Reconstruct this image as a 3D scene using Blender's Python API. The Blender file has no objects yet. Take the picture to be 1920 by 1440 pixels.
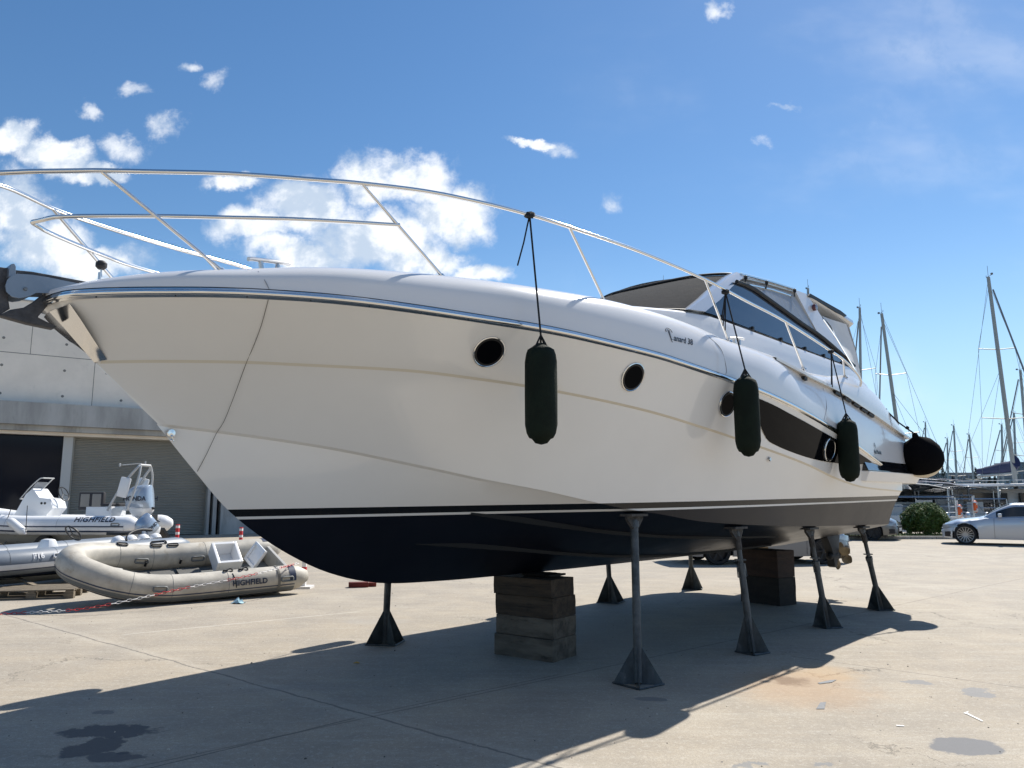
import bpy, bmesh, math, random
from math import sin, cos, radians, pi, sqrt, atan2, exp
from mathutils import Vector, Matrix
random.seed(7)
SC = bpy.context.scene
COL = SC.collection

# ------------------------------------------------------------------ camera
FPX, PITCH, EYE = 1442.0, radians(8.5), 1.55
cd = bpy.data.cameras.new('camera')
cam = bpy.data.objects.new('camera', cd); COL.objects.link(cam)
cam.location = (0, 0, EYE); cam.rotation_euler = (radians(90) + PITCH, 0, 0)
cd.sensor_width = 36; cd.lens = FPX / 1920 * 36; cd.clip_start = 0.05; cd.clip_end = 6000
SC.camera = cam

# ------------------------------------------------------------------ sun, sky, exposure
SUN_AZ, SUN_EL = radians(35.7), radians(47.6)      # azimuth to the right of +Y
SUND = Vector((sin(SUN_AZ) * cos(SUN_EL), cos(SUN_AZ) * cos(SUN_EL), sin(SUN_EL)))
ld = bpy.data.lights.new('sun', 'SUN'); ld.energy = 5.0; ld.angle = radians(0.55); ld.color = (1, .95, .87)
sun = bpy.data.objects.new('sun', ld); COL.objects.link(sun)
sun.rotation_euler = SUND.to_track_quat('Z', 'Y').to_euler()
SC.view_settings.view_transform = 'Standard'; SC.view_settings.look = 'None'
SC.view_settings.exposure = 0.50; SC.view_settings.gamma = 1

W = bpy.data.worlds.new('World'); SC.world = W; W.use_nodes = True
nt = W.node_tree; nt.nodes.clear()
def N(t, kind, **kw):
    n = t.nodes.new(kind)
    for k, v in kw.items(): setattr(n, k, v)
    return n
class G:
    """small helper to write node graphs"""
    def __init__(s, t): s.t = t
    def put(s, sock, v):
        if isinstance(v, bpy.types.NodeSocket): s.t.links.new(v, sock)
        elif v is not None: sock.default_value = v
    def math(s, op, a, b=None, c=None, clamp=False):
        n = N(s.t, 'ShaderNodeMath', operation=op, use_clamp=clamp)
        s.put(n.inputs[0], a)
        if b is not None: s.put(n.inputs[1], b)
        if c is not None: s.put(n.inputs[2], c)
        return n.outputs[0]
    def vmath(s, op, a, b=None):
        n = N(s.t, 'ShaderNodeVectorMath', operation=op); s.put(n.inputs[0], a)
        if b is not None: s.put(n.inputs[1], b)
        return n.outputs['Value'] if op in ('LENGTH', 'DOT_PRODUCT') else n.outputs[0]
    def sep(s, v):
        n = N(s.t, 'ShaderNodeSeparateXYZ'); s.put(n.inputs[0], v); return n.outputs
    def comb(s, x, y, z):
        n = N(s.t, 'ShaderNodeCombineXYZ')
        for i, q in enumerate((x, y, z)): s.put(n.inputs[i], q)
        return n.outputs[0]
    def noise(s, v, scale, detail=4, rough=.55, dist=0, out=0):
        n = N(s.t, 'ShaderNodeTexNoise'); s.put(n.inputs['Vector'], v)
        n.inputs['Scale'].default_value = scale; n.inputs['Detail'].default_value = detail
        n.inputs['Roughness'].default_value = rough; n.inputs['Distortion'].default_value = dist
        return n.outputs[out]
    def vor(s, v, scale, feat='F1'):
        n = N(s.t, 'ShaderNodeTexVoronoi', feature=feat); s.put(n.inputs['Vector'], v)
        n.inputs['Scale'].default_value = scale; return n.outputs[0]
    def rng(s, v, a, b, c=0., d=1., smooth=True):
        n = N(s.t, 'ShaderNodeMapRange'); n.interpolation_type = 'SMOOTHSTEP' if smooth else 'LINEAR'
        s.put(n.inputs[0], v)
        for i, q in enumerate((a, b, c, d)): n.inputs[i + 1].default_value = q
        return n.outputs[0]
    def mix(s, f, a, b, blend='MIX'):
        n = N(s.t, 'ShaderNodeMix', data_type='RGBA', blend_type=blend)
        s.put(n.inputs[0], f)
        for sock, v in ((n.inputs[6], a), (n.inputs[7], b)):
            s.put(sock, v if isinstance(v, bpy.types.NodeSocket) else (*v[:3], 1))
        return n.outputs[2]
g = G(nt)
sky = N(nt, 'ShaderNodeTexSky'); sky.sky_type = 'NISHITA'; sky.sun_disc = False
sky.sun_elevation = SUN_EL; sky.sun_rotation = SUN_AZ
sky.air_density = 1.0; sky.dust_density = 0.1; sky.ozone_density = 1.6; sky.altitude = 0
hs = N(nt, 'ShaderNodeHueSaturation'); hs.inputs['Saturation'].default_value = 1.22; hs.inputs['Value'].default_value = 1.0
nt.links.new(sky.outputs[0], hs.inputs['Color'])
tc = N(nt, 'ShaderNodeTexCoord')
dx, dy, dz = g.sep(tc.outputs['Generated'])
dyc = g.math('MAXIMUM', dy, 0.08)
P2 = g.comb(g.math('DIVIDE', dx, dyc), g.math('DIVIDE', dz, dyc), 0.0)   # world-space tangent plane facing +Y
cP, sP = cos(PITCH), sin(PITCH)
def sky_xy(u, v):
    x, z = (u - 960) / FPX, (720 - v) / FPX
    Y = cP - sP * z; Zz = sP + cP * z
    return x / Y, Zz / Y
CL = [(470, 425, 100, 60), (560, 385, 120, 70), (700, 330, 85, 70), (790, 330, 100, 65), (850, 395, 110, 70), (700, 440, 190, 75), (560, 470, 150, 45), (900, 510, 80, 38), (800, 480, 120, 50),
      (30, 262, 60, 48), (110, 290, 85, 42), (20, 390, 95, 85), (80, 450, 120, 70), (170, 485, 130, 45), (190, 315, 80, 25), (250, 470, 55, 35),
      (168, 215, 24, 17), (235, 275, 48, 24), (262, 168, 40, 22), (312, 232, 42, 30), (402, 160, 28, 42), (345, 128, 26, 18),
      (1000, 275, 80, 16), (1055, 280, 45, 26), (1150, 368, 36, 28), (1442, 265, 32, 15), (1350, 10, 26, 22), (1485, 200, 40, 11), (440, 335, 75, 28)]
wob = g.vmath('SUBTRACT', g.noise(P2, 9, 6, .6, out=1), (.5, .5, .5))
wsc = N(nt, 'ShaderNodeVectorMath', operation='SCALE'); nt.links.new(wob, wsc.inputs[0]); wsc.inputs['Scale'].default_value = .11
PW = g.vmath('ADD', P2, wsc.outputs[0])
acc = None
for (u, v, ru, rv) in CL:
    a, b = sky_xy(u, v)
    d = g.vmath('SUBTRACT', PW, (a, b, 0))
    ks = 1.45 if ru < 60 else 1.0
    d = g.vmath('MULTIPLY', d, (FPX / (ru * ks), FPX / (rv * ks), 0))
    m = g.rng(g.vmath('LENGTH', d), 1.5, 0.1)
    if ru < 60: m = g.math('MULTIPLY', m, .64)
    acc = m if acc is None else g.math('MAXIMUM', acc, m)
nA = g.noise(P2, 7, 9, .62, .15)
nB = g.noise(P2, 24, 10, .72, .3)
tex = g.math('ADD', g.math('MULTIPLY', nA, .58), g.math('MULTIPLY', nB, .42))
front = g.rng(dy, .1, .25)
acc = g.math('MULTIPLY', acc, front)
dens = g.rng(g.math('ADD', g.math('MULTIPLY', acc, .62), tex), .70, 1.06)
# clouds in the rest of the sky (behind and beside the photograph's view)
nW = g.noise(tc.outputs['Generated'], 3.2, 8, .6, .2)
rest = g.math('MULTIPLY', g.rng(nW, .56, .72), g.math('SUBTRACT', 1.0, g.rng(dy, -.25, .3)))
# thin high veil over the right part of the view
veil = g.math('MULTIPLY', g.rng(g.noise(g.vmath('MULTIPLY', P2, (1, 2.2, 1)), 2.3, 5, .55), .45, .8), g.rng(g.sep(P2)[0], -.1, .6, 0, .26))
dens = g.math('MAXIMUM', g.math('MULTIPLY', dens, .93), g.math('MAXIMUM', g.math('MULTIPLY', rest, .8), veil))
nS = g.noise(g.vmath('ADD', P2, (.022, .03, 0)), 7, 6, .6, .15)
ccol = g.mix(g.rng(g.math('SUBTRACT', nA, nS), -.10, .06), (5.0, 5.9, 7.1), (9.0, 9.2, 9.4))
hz = g.rng(g.math('ABSOLUTE', dz), .34, -.04, 0, .9)
base = g.mix(hz, hs.outputs[0], (4.3, 6.7, 9.2))
colr = g.mix(dens, base, ccol)
bg = N(nt, 'ShaderNodeBackground'); bg.inputs['Strength'].default_value = 0.088
nt.links.new(colr, bg.inputs['Color'])
wo = N(nt, 'ShaderNodeOutputWorld'); nt.links.new(bg.outputs[0], wo.inputs['Surface'])
W.cycles.sampling_method = 'MANUAL'; W.cycles.sample_map_resolution = 1024
try:
    SC.cycles.max_bounces = 8; SC.cycles.glossy_bounces = 4; SC.cycles.transparent_max_bounces = 12
    SC.cycles.use_denoising = True; SC.cycles.caustics_reflective = False
except Exception: pass

# ------------------------------------------------------------------ helpers
def ray(u, v):
    x, z = (u - 960) / FPX, (720 - v) / FPX
    return Vector((x, cP - sP * z, sP + cP * z))
EYEV = Vector((0, 0, EYE))
def gnd(u, v, z=0.):
    r = ray(u, v); return EYEV + r * ((z - EYE) / r.z)
def at_depth(u, v, y):
    r = ray(u, v); return EYEV + r * (y / r.y)

def mat(name, col, rough=.5, metal=0., spec=.5, coat=0., var=0., vscale=4., bump=0., bscale=40., alpha=None, trans=0., ior=1.45, stain=None, stretch=None, emit=None):
    m = bpy.data.materials.new(name); m.use_nodes = True
    t = m.node_tree; b = t.nodes['Principled BSDF']; q = G(t)
    b.inputs['Roughness'].default_value = rough; b.inputs['Metallic'].default_value = metal
    b.inputs['Specular IOR Level'].default_value = spec; b.inputs['Coat Weight'].default_value = coat
    b.inputs['Coat Roughness'].default_value = .04; b.inputs['IOR'].default_value = ior
    b.inputs['Transmission Weight'].default_value = trans
    b.inputs['Base Color'].default_value = (*col, 1)
    co = N(t, 'ShaderNodeTexCoord').outputs['Object']
    if stretch: co = q.vmath('MULTIPLY', co, stretch)
    if var > 0 or stain:
        n1 = q.noise(co, vscale, 7, .62)
        f = q.rng(n1, .3, .7)
        c = q.mix(f, [x * (1 - var) for x in col], [min(1, x * (1 + var * .7)) for x in col])
        if stain:
            n2 = q.noise(co, vscale * .6 + 1.3, 8, .7, .4)
            c = q.mix(q.rng(n2, .54, .72, 0, stain[1]), c, stain[0])
        t.links.new(c, b.inputs['Base Color'])
        r = q.math('ADD', q.math('MULTIPLY', q.math('SUBTRACT', n1, .5), .25), rough)
        t.links.new(r, b.inputs['Roughness'])
    if bump > 0:
        bn = N(t, 'ShaderNodeBump'); bn.inputs['Strength'].default_value = bump; bn.inputs['Distance'].default_value = .01
        t.links.new(q.noise(co, bscale, 5, .6), bn.inputs['Height']); t.links.new(bn.outputs[0], b.inputs['Normal'])
    if alpha is not None: b.inputs['Alpha'].default_value = alpha
    if emit:
        b.inputs['Emission Color'].default_value = (*emit, 1); b.inputs['Emission Strength'].default_value = 1
    return m

class MB:
    """collects shapes into ONE mesh"""
    def __init__(s, T=None): s.v = []; s.f = []; s.m = []; s.T = T or (lambda p: p)
    def add(s, vs, fs, m=0):
        o = len(s.v); s.v += [tuple(p) for p in vs]; s.f += [tuple(i + o for i in f) for f in fs]; s.m += [m] * len(fs); return s
    def grid(s, rows, m=0, closed=False, wrap=False):
        nr, nc = len(rows), len(rows[0]); vs = [p for r in rows for p in r]; fs = []
        for i in range(nr if wrap else nr - 1):
            for j in range(nc if closed else nc - 1):
                a = i * nc + j; b = i * nc + (j + 1) % nc; c = ((i + 1) % nr) * nc + (j + 1) % nc; d = ((i + 1) % nr) * nc + j
                fs.append((a, b, c, d))
        return s.add(vs, fs, m)
    def tube(s, pts, r, n=8, m=0, caps=True, closed=False, sq=None):
        pts = [Vector(p) for p in pts]; k = len(pts)
        rr = r if isinstance(r, (list, tuple)) else [r] * k
        rows = []; up = None
        for i, p in enumerate(pts):
            if closed: d = pts[(i + 1) % k] - pts[i - 1]
            else: d = pts[min(i + 1, k - 1)] - pts[max(i - 1, 0)]
            if d.length < 1e-9: d = Vector((0, 0, 1))
            d.normalize()
            if up is None:
                up = Vector((0, 0, 1)) if abs(d.z) < .95 else Vector((1, 0, 0))
            a = up - d * up.dot(d)
            if a.length < 1e-6: a = Vector((1, 0, 0)) - d * d.x
            a.normalize(); up = a; b = d.cross(a)
            q = sq or (1, 1)
            rows.append([p + a * (cos(2 * pi * j / n) * rr[i] * q[0]) + b * (sin(2 * pi * j / n) * rr[i] * q[1]) for j in range(n)])
        s.grid(rows, m, closed=True, wrap=closed)
        if caps and not closed:
            o = len(s.v) - n * k
            s.f.append(tuple(o + j for j in range(n))[::-1]); s.m.append(m)
            s.f.append(tuple(o + (k - 1) * n + j for j in range(n))); s.m.append(m)
        return s
    def box(s, c, d, rz=0., m=0, M=None, taper=1.):
        c = Vector(c); vs = []
        for z in (-.5, .5):
            t = taper if z > 0 else 1.
            for x, y in ((-.5, -.5), (.5, -.5), (.5, .5), (-.5, .5)):
                p = Vector((x * d[0] * t, y * d[1] * t, z * d[2]))
                if rz: p = Matrix.Rotation(rz, 3, 'Z') @ p
                if M is not None: p = M @ p
                vs.append(c + p)
        return s.add(vs, [(0, 3, 2, 1), (4, 5, 6, 7), (0, 1, 5, 4), (1, 2, 6, 5), (2, 3, 7, 6), (3, 0, 4, 7)], m)
    def prism(s, poly, ext, m=0):
        """poly: list of 3D points (planar), ext: extrusion vector"""
        n = len(poly); e = Vector(ext); a = [Vector(p) for p in poly]
        return s.add(a + [p + e for p in a], [tuple(range(n))[::-1], tuple(range(n, 2 * n))] + [(i, (i + 1) % n, n + (i + 1) % n, n + i) for i in range(n)], m)
    def lathe(s, prof, n=16, o=(0, 0, 0), M=None, m=0):
        o = Vector(o); M = M or Matrix.Identity(3)
        rows = [[o + M @ Vector((r * cos(2 * pi * j / n), r * sin(2 * pi * j / n), z)) for j in range(n)] for r, z in prof]
        return s.grid(rows, m, closed=True)
    def build(s, name, mats, parent=None, smooth=35, bevel=0., merge=False, loc=None, sub=0):
        me = bpy.data.meshes.new(name)
        me.from_pydata([tuple(s.T(p)) for p in s.v], [], s.f)
        for x in (mats if isinstance(mats, (list, tuple)) else [mats]): me.materials.append(x)
        me.polygons.foreach_set('material_index', s.m)
        bm = bmesh.new(); bm.from_mesh(me)
        if merge: bmesh.ops.remove_doubles(bm, verts=bm.verts, dist=1e-4)
        bmesh.ops.recalc_face_normals(bm, faces=bm.faces)
        if bevel:
            ed = [e for e in bm.edges if len(e.link_faces) == 2 and e.calc_face_angle(0) > .6]
            bmesh.ops.bevel(bm, geom=ed, offset=bevel, segments=2, affect='EDGES', profile=.6)
        bm.to_mesh(me); bm.free()
        if smooth:
            me.polygons.foreach_set('use_smooth', [True] * len(me.polygons))
            me.set_sharp_from_angle(angle=radians(smooth))
        o = bpy.data.objects.new(name, me); COL.objects.link(o)
        if parent is not None: o.parent = parent
        if loc is not None: o.location = loc
        if sub:
            md = o.modifiers.new('sub', 'SUBSURF'); md.levels = sub; md.render_levels = sub
        return o

def tag(o, label=None, cat=None, group=None, kind=None):
    if label: o['label'] = label
    if cat: o['category'] = cat
    if group: o['group'] = group
    if kind: o['kind'] = kind
    return o
def thing(name, label, cat, loc=(0, 0, 0), rz=0, group=None, rot=None):
    o = bpy.data.objects.new(name, None); COL.objects.link(o); o.empty_display_size = .2
    o.location = loc; o.rotation_euler = rot if rot else (0, 0, rz)
    return tag(o, label, cat, group)
def copy_tree(o, parent=None):
    c = o.copy(); COL.objects.link(c)
    if parent is not None: c.parent = parent
    for ch in list(o.children): copy_tree(ch, c)
    return c
def lin(pts, k=0):
    xs = [p[0] for p in pts]
    def f(x, j=1):
        if x <= xs[0]: return pts[0][j]
        if x >= xs[-1]: return pts[-1][j]
        for i in range(len(xs) - 1):
            if x <= xs[i + 1]:
                t = (x - xs[i]) / (xs[i + 1] - xs[i]); return pts[i][j] * (1 - t) + pts[i + 1][j] * t
    return f
def cub(pts):
    """monotone-ish smooth interpolation"""
    xs = [p[0] for p in pts]; n = len(pts)
    def f(x, j=1):
        if x <= xs[0]: return pts[0][j]
        if x >= xs[-1]: return pts[-1][j]
        i = 0
        while x > xs[i + 1]: i += 1
        def sl(k):
            if k == 0: return (pts[1][j] - pts[0][j]) / (xs[1] - xs[0])
            if k == n - 1: return (pts[-1][j] - pts[-2][j]) / (xs[-1] - xs[-2])
            a = (pts[k][j] - pts[k - 1][j]) / (xs[k] - xs[k - 1]); b = (pts[k + 1][j] - pts[k][j]) / (xs[k + 1] - xs[k])
            return 0 if a * b <= 0 else 2 * a * b / (a + b)
        h = xs[i + 1] - xs[i]; t = (x - xs[i]) / h; m0, m1 = sl(i) * h, sl(i + 1) * h
        return (2 * t**3 - 3 * t * t + 1) * pts[i][j] + (t**3 - 2 * t * t + t) * m0 + (3 * t * t - 2 * t**3) * pts[i + 1][j] + (t**3 - t * t) * m1
    return f
def smooth_path(pts, per=6, closed=False):
    P = [Vector(p) for p in pts]; n = len(P); out = []
    rng_ = range(n if closed else n - 1)
    for i in rng_:
        p0 = P[(i - 1) % n] if closed or i > 0 else P[0] * 2 - P[1]
        p1, p2 = P[i], P[(i + 1) % n]
        p3 = P[(i + 2) % n] if closed or i + 2 < n else P[-1] * 2 - P[-2]
        for k in range(per):
            t = k / per
            out.append(.5 * ((2 * p1) + (p2 - p0) * t + (2 * p0 - 5 * p1 + 4 * p2 - p3) * t * t + (3 * p1 - p0 - 3 * p2 + p3) * t**3))
    if not closed: out.append(P[-1])
    return out
_tc = {}
def text_geo(s, size=1., shear=0., space=1., align='LEFT'):
    k = (s, size, shear, space, align)
    if k not in _tc:
        cu = bpy.data.curves.new('t', 'FONT'); cu.body = s; cu.size = size; cu.shear = shear; cu.space_character = space; cu.align_x = align; cu.resolution_u = 3
        ob = bpy.data.objects.new('t', cu); COL.objects.link(ob)
        dg = bpy.context.evaluated_depsgraph_get(); me = ob.evaluated_get(dg).to_mesh()
        _tc[k] = ([tuple(v.co) for v in me.vertices], [tuple(p.vertices) for p in me.polygons])
        ob.evaluated_get(dg).to_mesh_clear(); bpy.data.objects.remove(ob); bpy.data.curves.remove(cu)
    return _tc[k]
def add_text(mb, s, size, fn, shear=0., space=1., align='LEFT', bold=0., m=0):
    vs, fs = text_geo(s, size, shear, space, align)
    mb.add([fn(x, y) for x, y, _ in vs], fs, m)
    if bold:
        for ox, oy in ((bold, 0), (-bold, 0), (0, bold), (0, -bold)): mb.add([fn(x + ox, y + oy) for x, y, _ in vs], fs, m)

# ------------------------------------------------------------------ shared materials
M = {}
M['gel'] = mat('gelcoat', (.86, .84, .80), .14, coat=.6, var=.02, vscale=1.2)
M['gelup'] = mat('gelcoat_white', (.80, .79, .78), .2, coat=.4)
M['steel'] = mat('stainless', (.80, .79, .77), .13, 1.)
M['steelb'] = mat('brushed_steel', (.62, .63, .64), .33, 1., var=.06, vscale=9)
M['black'] = mat('black_rubber', (.012, .012, .013), .55)
M['blackg'] = mat('black_gloss', (.008, .009, .012), .06, coat=1.)
M['rope'] = mat('black_rope', (.012, .013, .015), .8, bump=.6, bscale=160)
M['gal'] = mat('galvanised', (.20, .21, .22), .5, .55, var=.35, vscale=9, bump=.25)
M['white'] = mat('white_paint', (.78, .78, .76), .35)
M['plastic'] = mat('white_plastic', (.75, .76, .77), .3, coat=.3)
# ------------------------------------------------------------------ the setting: yard, water
def ground_mat():
    m = bpy.data.materials.new('yard_concrete'); m.use_nodes = True
    t = m.node_tree; b = t.nodes['Principled BSDF']; q = G(t)
    co = N(t, 'ShaderNodeTexCoord').outputs['Object']
    big = q.noise(co, .22, 5, .6); mid = q.noise(co, 1.3, 7, .65, .3); fine = q.noise(co, 55, 4, .7); grain = q.noise(co, 230, 2, .6)
    # sweeping brush-like streaks
    sm = N(t, 'ShaderNodeMapping'); sm.inputs['Rotation'].default_value = (0, 0, .5); sm.inputs['Scale'].default_value = (.8, 7, 1)
    t.links.new(co, sm.inputs[0]); streak = q.noise(sm.outputs[0], 1.1, 7, .68)
    c = q.mix(q.rng(big, .3, .7), (.40, .335, .25), (.455, .40, .315))
    c = q.mix(q.rng(mid, .32, .66, 0, .9), c, (.325, .285, .23)); m3 = q.noise(co, .75, 6, .7, .6); c = q.mix(q.rng(m3, .52, .72, 0, .6), c, (.25, .225, .19)); c = q.mix(q.rng(q.noise(co, 3.7, 6, .7), .55, .75, 0, .4), c, (.52, .48, .41))
    c = q.mix(q.rng(streak, .45, .75, 0, .5), c, (.51, .47, .40))
    c = q.mix(q.rng(fine, .35, .65, 0, .42), c, (.25, .225, .19)); f2 = q.noise(co, 24, 3, .75); c = q.mix(q.rng(f2, .5, .68, 0, .4), c, (.56, .52, .45)); c = q.mix(q.rng(q.noise(co, 110, 2, .6), .42, .62, 0, .35), c, (.22, .20, .175))
    agg = q.vor(co, 75); c = q.mix(q.math('MULTIPLY', q.rng(agg, .2, .1), q.rng(mid, .36, .6, 0.15, .85)), c, (.15, .135, .12))
    # dark pitted specks
    sp = q.vor(co, 3.1); spn = q.rng(sp, .035, .02); c = q.mix(q.math('MULTIPLY', spn, .75), c, (.05, .045, .04))
    sp2 = q.vor(co, 14); c = q.mix(q.math('MULTIPLY', q.rng(sp2, .09, .05), .45), c, (.13, .12, .10))
    # hairline cracks
    wc = q.vmath('ADD', co, q.vmath('MULTIPLY', q.vmath('SUBTRACT', q.noise(co, 1.7, 6, .7, out=1), (.5, .5, .5)), (1.1, 1.1, 0)))
    ck = q.vor(wc, .33, 'DISTANCE_TO_EDGE'); cm = q.rng(q.noise(co, .45, 4, .6), .50, .62)
    c = q.mix(q.math('MULTIPLY', q.math('MULTIPLY', q.rng(ck, .0045, .0015), cm), .75), c, (.10, .09, .075))
    x, y, z = q.sep(co)
    wobv = q.math('MULTIPLY', q.math('SUBTRACT', q.noise(co, 2.3, 5, .7), .5), .10)
    def line(p, r, w, amt, colr, wob=1., lo=None, hi=None):
        nonlocal c
        p, r = Vector(p), Vector(r); d = (r - p).normalized(); n = Vector((-d.y, d.x))
        dd = q.math('ADD', q.math('MULTIPLY', x, n.x), q.math('MULTIPLY_ADD', y, n.y, -(p.x * n.x + p.y * n.y)))
        dd = q.math('ABSOLUTE', q.math('ADD', dd, q.math('MULTIPLY', wobv, wob)))
        f = q.rng(dd, w * 1.6, w * .5, 0, amt)
        f = q.math('MULTIPLY', f, q.rng(q.noise(co, 4, 4, .7), .25, .5, .35, 1))
        if lo is not None:
            s_ = q.math('ADD', q.math('MULTIPLY', x, d.x), q.math('MULTIPLY_ADD', y, d.y, -(p.x * d.x + p.y * d.y)))
            f = q.math('MULTIPLY', f, q.math('MULTIPLY', q.rng(s_, lo - .05, lo + .05), q.rng(s_, hi + .05, hi - .05)))
        c = q.mix(f, c, colr)
    gp = lambda u, v: tuple(gnd(u, v)[:2])
    dk = (.10, .09, .08)
    line(gp(180, 1200), gp(1040, 1438), .011, .9, dk)
    line(gp(180, 1200), gp(1040, 1438), .10, .16, (.55, .51, .44), 1.2)
    line(gp(290, 1438), gp(700, 1338), .008, .75, dk, .25, -5, 1.4)
    line(gp(1540, 1238), gp(1920, 1290), .006, .85, dk, .05, -.3, 9)
    line(gp(700, 1338), gp(1060, 1262), .007, .6, dk, .3, 0, 1.9)
    line(gp(0, 1172), gp(500, 1120), .009, .6, dk, .3, -9, 7)
    line(gp(1760, 1118), gp(1920, 1084), .01, .5, dk, .2)
    line(gp(230, 1190), gp(640, 1150), .018, .4, (.66, .62, .55), .5, 0, 3)
    # blotches: (pixel centre of the mark on the yard, radius along x, y, colour, strength, raggedness)
    wv = q.vmath('SUBTRACT', q.noise(co, 3.5, 6, .65, out=1), (.5, .5, .5))
    wv2 = q.vmath('SUBTRACT', q.noise(co, 22, 4, .65, out=1), (.5, .5, .5))
    def blot(u, v, rx, ry, colr, amt, rag=.35, rot=0., hard=.12, z_=(1, 1)):
        nonlocal c
        p = gnd(u, v)
        w = q.vmath('ADD', co, q.vmath('MULTIPLY', wv, (rag, rag, 0)))
        w = q.vmath('ADD', w, q.vmath('MULTIPLY', wv2, (rag * .2, rag * .2, 0)))
        mp = N(t, 'ShaderNodeMapping'); mp.vector_type = 'TEXTURE'
        mp.inputs['Location'].default_value = (p.x, p.y, 0); mp.inputs['Rotation'].default_value = (0, 0, rot); mp.inputs['Scale'].default_value = (rx, ry, 1)
        t.links.new(w, mp.inputs[0])
        f = q.rng(q.vmath('LENGTH', q.vmath('MULTIPLY', mp.outputs[0], (1, 1, 0))), 1 + hard, 1 - hard, 0, amt)
        c = q.mix(f, c, colr)
    wet = (.085, .085, .09)
    blot(200, 1372, .34, .13, wet, .85, .5); blot(178, 1400, .16, .2, wet, .85, .4); blot(215, 1418, .14, .1, wet, .8, .3)
    blot(198, 1335, .10, .07, (.17, .16, .15), .7, .3); blot(232, 1411, .04, .03, wet, .8, .1)
    blot(1810, 1400, .235, .17, (.155, .16, .17), .9, .24, .3, .08)
    blot(1832, 1300, .14, .16, (.20, .21, .225), .7, .5); blot(1719, 1279, .09, .1, (.20, .21, .225), .7, .4)
    blot(1500, 1290, .5, .6, (.40, .26, .15), .48, .8, 0, .6); blot(1478, 1277, .14, .16, (.13, .075, .04), .6, .5, 0, .5)
    blot(1545, 1262, .3, .3, (.44, .29, .15), .45, .5, 0, .6)
    blot(1222, 1311, .13, .07, (.20, .19, .18), .85, .1, 0, .1)
    blot(705, 1165, .4, .25, (.33, .31, .28), .45, .4, 0, .4); blot(1600, 1115, 1.1, .5, (.36, .34, .30), .35, .6, 0, .5)
    blot(1100, 1190, .8, 1.2, (.33, .31, .28), .5, .9, 0, .6); blot(1400, 1432, .1, .04, (.2, .21, .22), .7, .5); blot(1536, 1430, .08, .04, (.2, .21, .22), .7, .5)
    blot(610, 1290, .5, .1, (.30, .28, .25), .3, .7)
    t.links.new(c, b.inputs['Base Color'])
    b.inputs['Roughness'].default_value = .82; b.inputs['Specular IOR Level'].default_value = .25
    bn = N(t, 'ShaderNodeBump'); bn.inputs['Strength'].default_value = .4; bn.inputs['Distance'].default_value = .006
    h = q.math('ADD', q.math('MULTIPLY', fine, .6), q.math('MULTIPLY', grain, .5)); h = q.math('ADD', h, q.math('MULTIPLY', mid, 1.2))
    t.links.new(h, bn.inputs['Height']); t.links.new(bn.outputs[0], b.inputs['Normal'])
    return m
QY = 37.0
mb = MB()
land = [(-900, -900), (900, -900), (900, QY), (-8, QY), (-40, 120), (-900, 400)]
mb.add([(x, y, 0) for x, y in land], [tuple(range(len(land)))])
mb.add([(900, QY, 0), (-8, QY, 0), (-8, QY, -2.5), (900, QY, -2.5)], [(0, 1, 2, 3)])
tag(mb.build('yard_ground', ground_mat(), smooth=0), kind='structure')
wm = mat('sea_water', (.03, .075, .095), .08, var=.1, vscale=.5, bump=.8, bscale=1.8)
mb = MB(); mb.add([(-3000, QY - 4, -1.3), (3000, QY - 4, -1.3), (3000, 3500, -1.3), (-3000, 3500, -1.3)], [(0, 1, 2, 3)])
tag(mb.build('water', wm, smooth=0), kind='structure')
# surface chips of old patches, small painted marks
def patch(name, pts, m, h=.004):
    mb = MB(); mb.add([(*gnd(u, v)[:2], h) for u, v in pts], [tuple(range(len(pts)))])
    return tag(mb.build(name, m, smooth=0), kind='structure')
pm = mat('patch_grey', (.16, .17, .185), .7, var=.2, vscale=14)
patch('repair_patch', [(1533, 1281), (1556, 1276), (1569, 1275), (1560, 1280), (1537, 1283)], pm)
patch('repair_patch', [(1530, 1330), (1538, 1318), (1549, 1317), (1546, 1330)], pm)
wp = mat('chalk_white', (.72, .71, .68), .8)
patch('chalk_mark', [(1680, 1360), (1695, 1361), (1696, 1363), (1681, 1362)], wp)
patch('chalk_mark', [(1806, 1338), (1816, 1334), (1815, 1338), (1843, 1352), (1842, 1354), (1813, 1340)], wp)
# grass verge with kerb in front of the quay
gm = mat('verge_grass_soil', (.075, .10, .03), .9, var=.5, vscale=5, bump=1, bscale=30)
mb = MB(); mb.box((17, 31.9, .03), (23, 2.6, .14)); tag(mb.build('grass_verge', gm), kind='structure')
km = mat('kerb_stone', (.40, .38, .34), .8, var=.2, vscale=6, bump=.4)
mb = MB()
for i in range(23):
    mb.box((6.0 + i, 30.52, .05), (.985, .14, .14))
tag(mb.build('kerb', km, bevel=.012), kind='structure')
# grass blades on the verge
mb = MB(); rg = random.Random(3)
for i in range(5200):
    x = rg.uniform(5.6, 28.4); y = rg.uniform(30.62, 33.1) ; a = rg.uniform(0, pi); h = rg.uniform(.04, .13); w = rg.uniform(.01, .022)
    dx_, dy_ = cos(a) * w, sin(a) * w; lx, ly = rg.uniform(-.05, .05), rg.uniform(-.05, .05)
    mb.add([(x - dx_, y - dy_, .09), (x + dx_, y + dy_, .09), (x + lx, y + ly, .10 + h)], [(0, 1, 2)])
tag(mb.build('grass', mat('grass_blades', (.11, .15, .04), .7, var=.4, vscale=8), smooth=0), 'short dry green grass on the verge behind the yard', 'grass', kind='stuff')
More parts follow.
